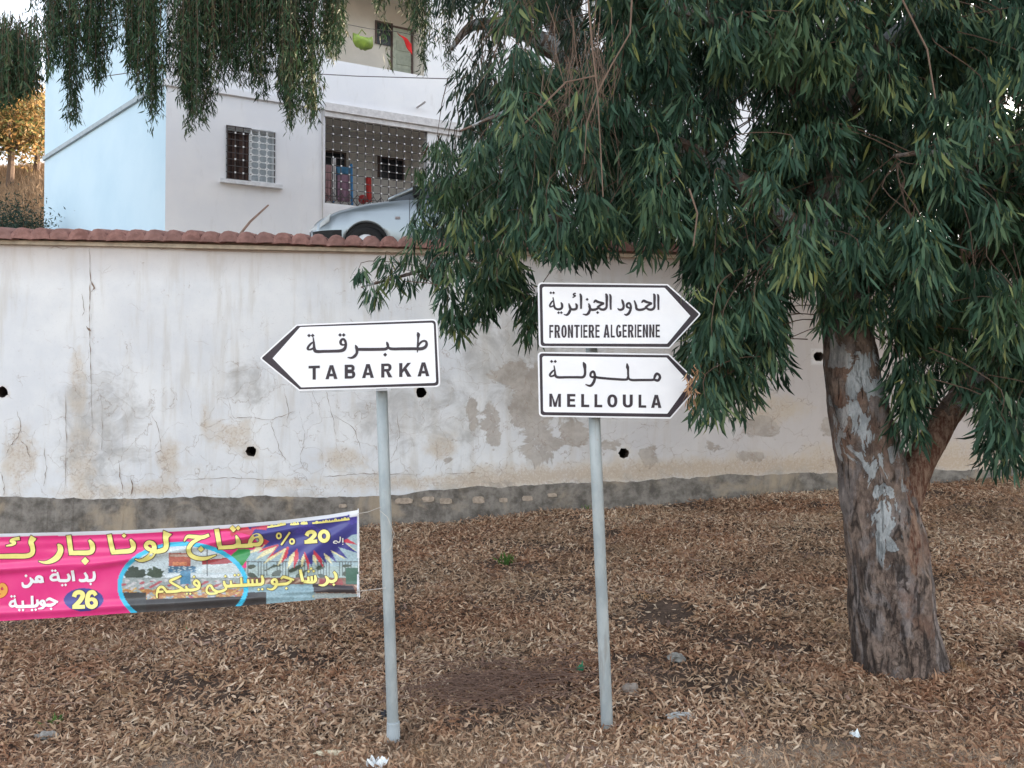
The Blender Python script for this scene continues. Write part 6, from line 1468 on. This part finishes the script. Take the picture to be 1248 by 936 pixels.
# ================================================================== HILLSIDE TREES AND SHRUBS (far left)
def build_hill_trees():
    rs = np.random.default_rng(41)
    spec = [(12, 205, 42, 3.4, 'broad sunlit tree with amber foliage on the hillside left of the house'), (44, 200, 46, 3.6, 'sunlit tree with golden green foliage standing nearest the blue wall'), (-40, 200, 44, 4.0, 'olive green tree at the far left edge of the hillside'), (70, 205, 52, 4.2, 'tall amber tree standing behind the blue corner of the house')]
    for i, (px, py, Y, h, lab) in enumerate(spec):
        b = P(px, py + 10, Y); r = empty('hillside_tree', b, lab, 'tree', 'trees on the hillside')
        t = B(); t.tube([b - Vector((0, 0, .6)), b + Vector((.1, 0, h * .5)), b + Vector((.2, 0, h))], [.2, .14, .05], 7)
        for k in range(5): a = k * 1.3; t.tube([b + Vector((.1, 0, h * .4)), b + Vector((math.cos(a) * h * .45, math.sin(a) * h * .45, h * (.7 + .1 * k % .4)))], [.1, .03], 5)
        t.build('trunk', M_TWIG, r)
        n_ = 5200; nc = 46; cc = rs.normal(0, 1, (nc, 3)); cc /= np.linalg.norm(cc, axis=1)[:, None]; cc *= rs.uniform(.45, 1, nc)[:, None] * np.array([h * .62, h * .55, h * .52]); cc[:, 2] += h * .85
        w_ = cc[rs.integers(0, nc, n_)] + rs.normal(0, h * .11, (n_, 3)) + np.array(b)
        L = rs.uniform(.14, .3, n_); v, f, tt = leaves(w_, rs.normal(0, 1, (n_, 3)), L, L * .5, rs.normal(0, .3, n_), np.clip(rs.beta(2, 2, n_) + .12 * (i % 3) - .12, 0, 1), rs, (0, .5, 1), (.3, 1, 0))
        o = fast_mesh('crown', v, f, M_HILL_LEAF, {'tint': tt}, r); o['kind'] = 'stuff'
    for px, py, Y, s_, lab in ((22, 268, 17, .8, 'dark scrubby bush beside the blue wall just above the tiles'), (5, 275, 19, .8, 'low dark bush at the far left edge above the tiled wall')):
        b = P(px, py, Y); b.z = TZ; h = (P(px, py - 22, Y).z - TZ); r = empty('scrub_bush', b, lab, 'bush', 'dark bushes above the wall')
        t = B()
        for k in range(7): a = k * .9; t.tube([b, b + Vector((math.cos(a) * .5, math.sin(a) * .4, h * .8))], [.03, .01], 4)
        t.build('stems', M_TWIG, r); n_ = 7000
        q = rs.normal(0, 1, (n_, 3)) * np.array([.34, .3, .24]); q[:, 2] = np.abs(q[:, 2]) * 1.4 + (h - .55) * rs.uniform(0, 1, n_)
        L = rs.uniform(.05, .10, n_); v, f, tt = leaves(q + np.array(b), rs.normal(0, 1, (n_, 3)), L, L * .3, rs.normal(0, .3, n_), rs.uniform(0, .6, n_), rs, (0, .5, 1), (.3, 1, 0))
        o = fast_mesh('foliage', v, f, M_LEAF_DARK, {'tint': tt}, r); o['kind'] = 'stuff'
build_hill_trees()

# ================================================================== SMALL THINGS ON THE GROUND
def lump(name, c, sx, sy, sz, mat, label, cat, seed=0, rough=.3, group=None, flat=.0):
    bm = bmesh.new(); bmesh.ops.create_icosphere(bm, subdivisions=3, radius=1)
    for v in bm.verts:
        k = 1 + rough * mnoise.noise(v.co * 1.7 + Vector((seed * 7.1, 0, 0))) * 2; v.co = Vector((v.co.x * sx * k, v.co.y * sy * k, v.co.z * sz * k))
    me = bpy.data.meshes.new(name); bm.to_mesh(me); bm.free(); me.materials.append(mat); o = bpy.data.objects.new(name, me); link(o); o.location = c
    return tag(o, label, cat, group)
def gpt(px, py):
    Y = 4.0
    for _ in range(60):
        p = P(px, py, Y); Y += (p.z - float(zg(p.x, Y))) * 1.5; Y = min(max(Y, 3), 10.8)
    return Vector((P(px, py, Y).x, Y, float(zg(P(px, py, Y).x, Y))))
rock = simple('grey_rock', (.24, .23, .21), .9, .2, var=.3, sc=25, bump=.5); pale = simple('pale_stone', (.46, .43, .36), .85, .2, var=.15, sc=20, bump=.4)
lump('rock', gpt(824, 806) + Vector((0, 0, .02)), .045, .04, .032, rock, 'grey stone half buried in leaves right of the second post', 'rock', 1)
lump('rock', gpt(830, 877) + Vector((0, 0, .015)), .075, .03, .022, simple('pale_grey_stone', (.42, .43, .42), .9, bump=.3), 'flat pale grey stone lying right of the second post foot', 'rock', 2)
lump('rock', gpt(768, 846) + Vector((0, 0, .02)), .045, .03, .04, simple('brown_stone', (.26, .22, .19), .9, bump=.4), 'brown grey stone beside the foot of the second post', 'rock', 3)
lump('rock', gpt(403, 921) + Vector((0, 0, .012)), .072, .022, .014, simple('cream_stone', (.60, .53, .38), .8, bump=.2), 'cream coloured flat stone left of the first post foot', 'rock', 4)
lump('rock', gpt(468, 878) + Vector((0, 0, .02)), .022, .025, .035, simple('black_stone', (.03, .03, .035), .8), 'small black stone touching the left side of the first post', 'rock', 5)
lump('rock', gpt(57, 900) + Vector((0, 0, .015)), .06, .04, .022, rock, 'rounded grey stone near the bottom left corner', 'rock', 6)
def crumple(name, c, s_, mat, label, cat, seed, asp=(1, 1, 1)):
    bm = bmesh.new(); bmesh.ops.create_grid(bm, x_segments=14, y_segments=14, size=1); rr = random.Random(seed)
    for v in bm.verts:
        p = v.co.copy(); a = mnoise.noise(Vector((p.x * 1.8 + seed, p.y * 1.8, 0))); b_ = mnoise.noise(Vector((p.x * 1.8, p.y * 1.8 + seed, 5)))
        v.co = Vector(((p.x * .8 + a * .5) * s_ * asp[0], (p.y * .8 + b_ * .5) * s_ * asp[1], abs(a + b_) * s_ * 1.1 * asp[2] + .012))
    me = bpy.data.meshes.new(name); bm.to_mesh(me); bm.free(); me.materials.append(mat); o = bpy.data.objects.new(name, me); link(o); o.location = c
    md = o.modifiers.new('t', 'SOLIDIFY'); md.thickness = .0012
    return tag(o, label, cat)
wh = simple('white_paper', (.80, .84, .85), .6, var=.08)
crumple('crumpled_paper', gpt(1042, 900), .026, wh, 'small crumpled scrap of white paper at the lower right', 'litter', 3)
crumple('tissue', gpt(460, 936), .05, wh, 'crumpled pale blue tissue at the bottom edge beside the first post', 'litter', 8)
crumple('green_wrapper', gpt(707, 822) + Vector((0, 0, .01)), .022, simple('green_wrap', (.01, .20, .10), .4), 'small bright green wrapper left of the second post foot', 'litter', 9, (1, 1, 2.2))
crumple('green_wrapper', gpt(227, 771), .014, simple('green_wrap_b', (.03, .30, .08), .4), 'tiny green scrap on the leaves under the banner', 'litter', 12, (1, 1, 2.))
b = B(); p = gpt(1247, 800); b.box(p + Vector((.02, 0, .03)), (.05, .08, .11)); o = b.build('clay_brick', simple('clay_brick', (.12, .045, .035), .9, bump=.4)); tag(o, 'broken red clay brick standing at the right edge of the bank', 'brick')
def weed(px, py, nb, h, mat, label, spread=.5):
    rs = np.random.default_rng(int(px)); p = gpt(px, py); bs = np.repeat(np.array(p)[None], nb, 0) + rs.normal(0, h * .25, (nb, 3)) * np.array([1, 1, 0])
    d = np.stack([rs.normal(0, spread, nb), rs.normal(0, spread, nb), np.ones(nb)], -1); L = rs.uniform(.5, 1.1, nb) * h
    v, f, t = leaves(bs, d, L, L * .16, rs.normal(0, .5, nb), rs.uniform(.3, 1, nb), rs); o = fast_mesh('weed', v, f, mat, {'tint': t})
    tag(o, label, 'weed', 'green weeds on the bank')
MW = leaf_mat('weed_green', [(.04, .09, .02), (.08, .16, .04), (.14, .24, .06)], .3)
weed(616, 688, 40, .12, MW, 'small green weed sprouting between the posts below the wall'); weed(888, 582, 60, .16, MW, 'green weed at the foot of the wall right of the second post'); weed(716, 622, 30, .12, MW, 'low green weed at the wall foot behind the second post'); weed(66, 884, 40, .07, MW, 'dull green weed near the bottom left corner', .8)
b = B(); p = gpt(187, 812); b.tube([p, p + Vector((.004, 0, .17))], .003, 5); o = b.build('dry_stalk', M_TWIGD); tag(o, 'single dry stalk standing upright on the leaves below the banner', 'stalk')
rs_ = np.random.default_rng(77);
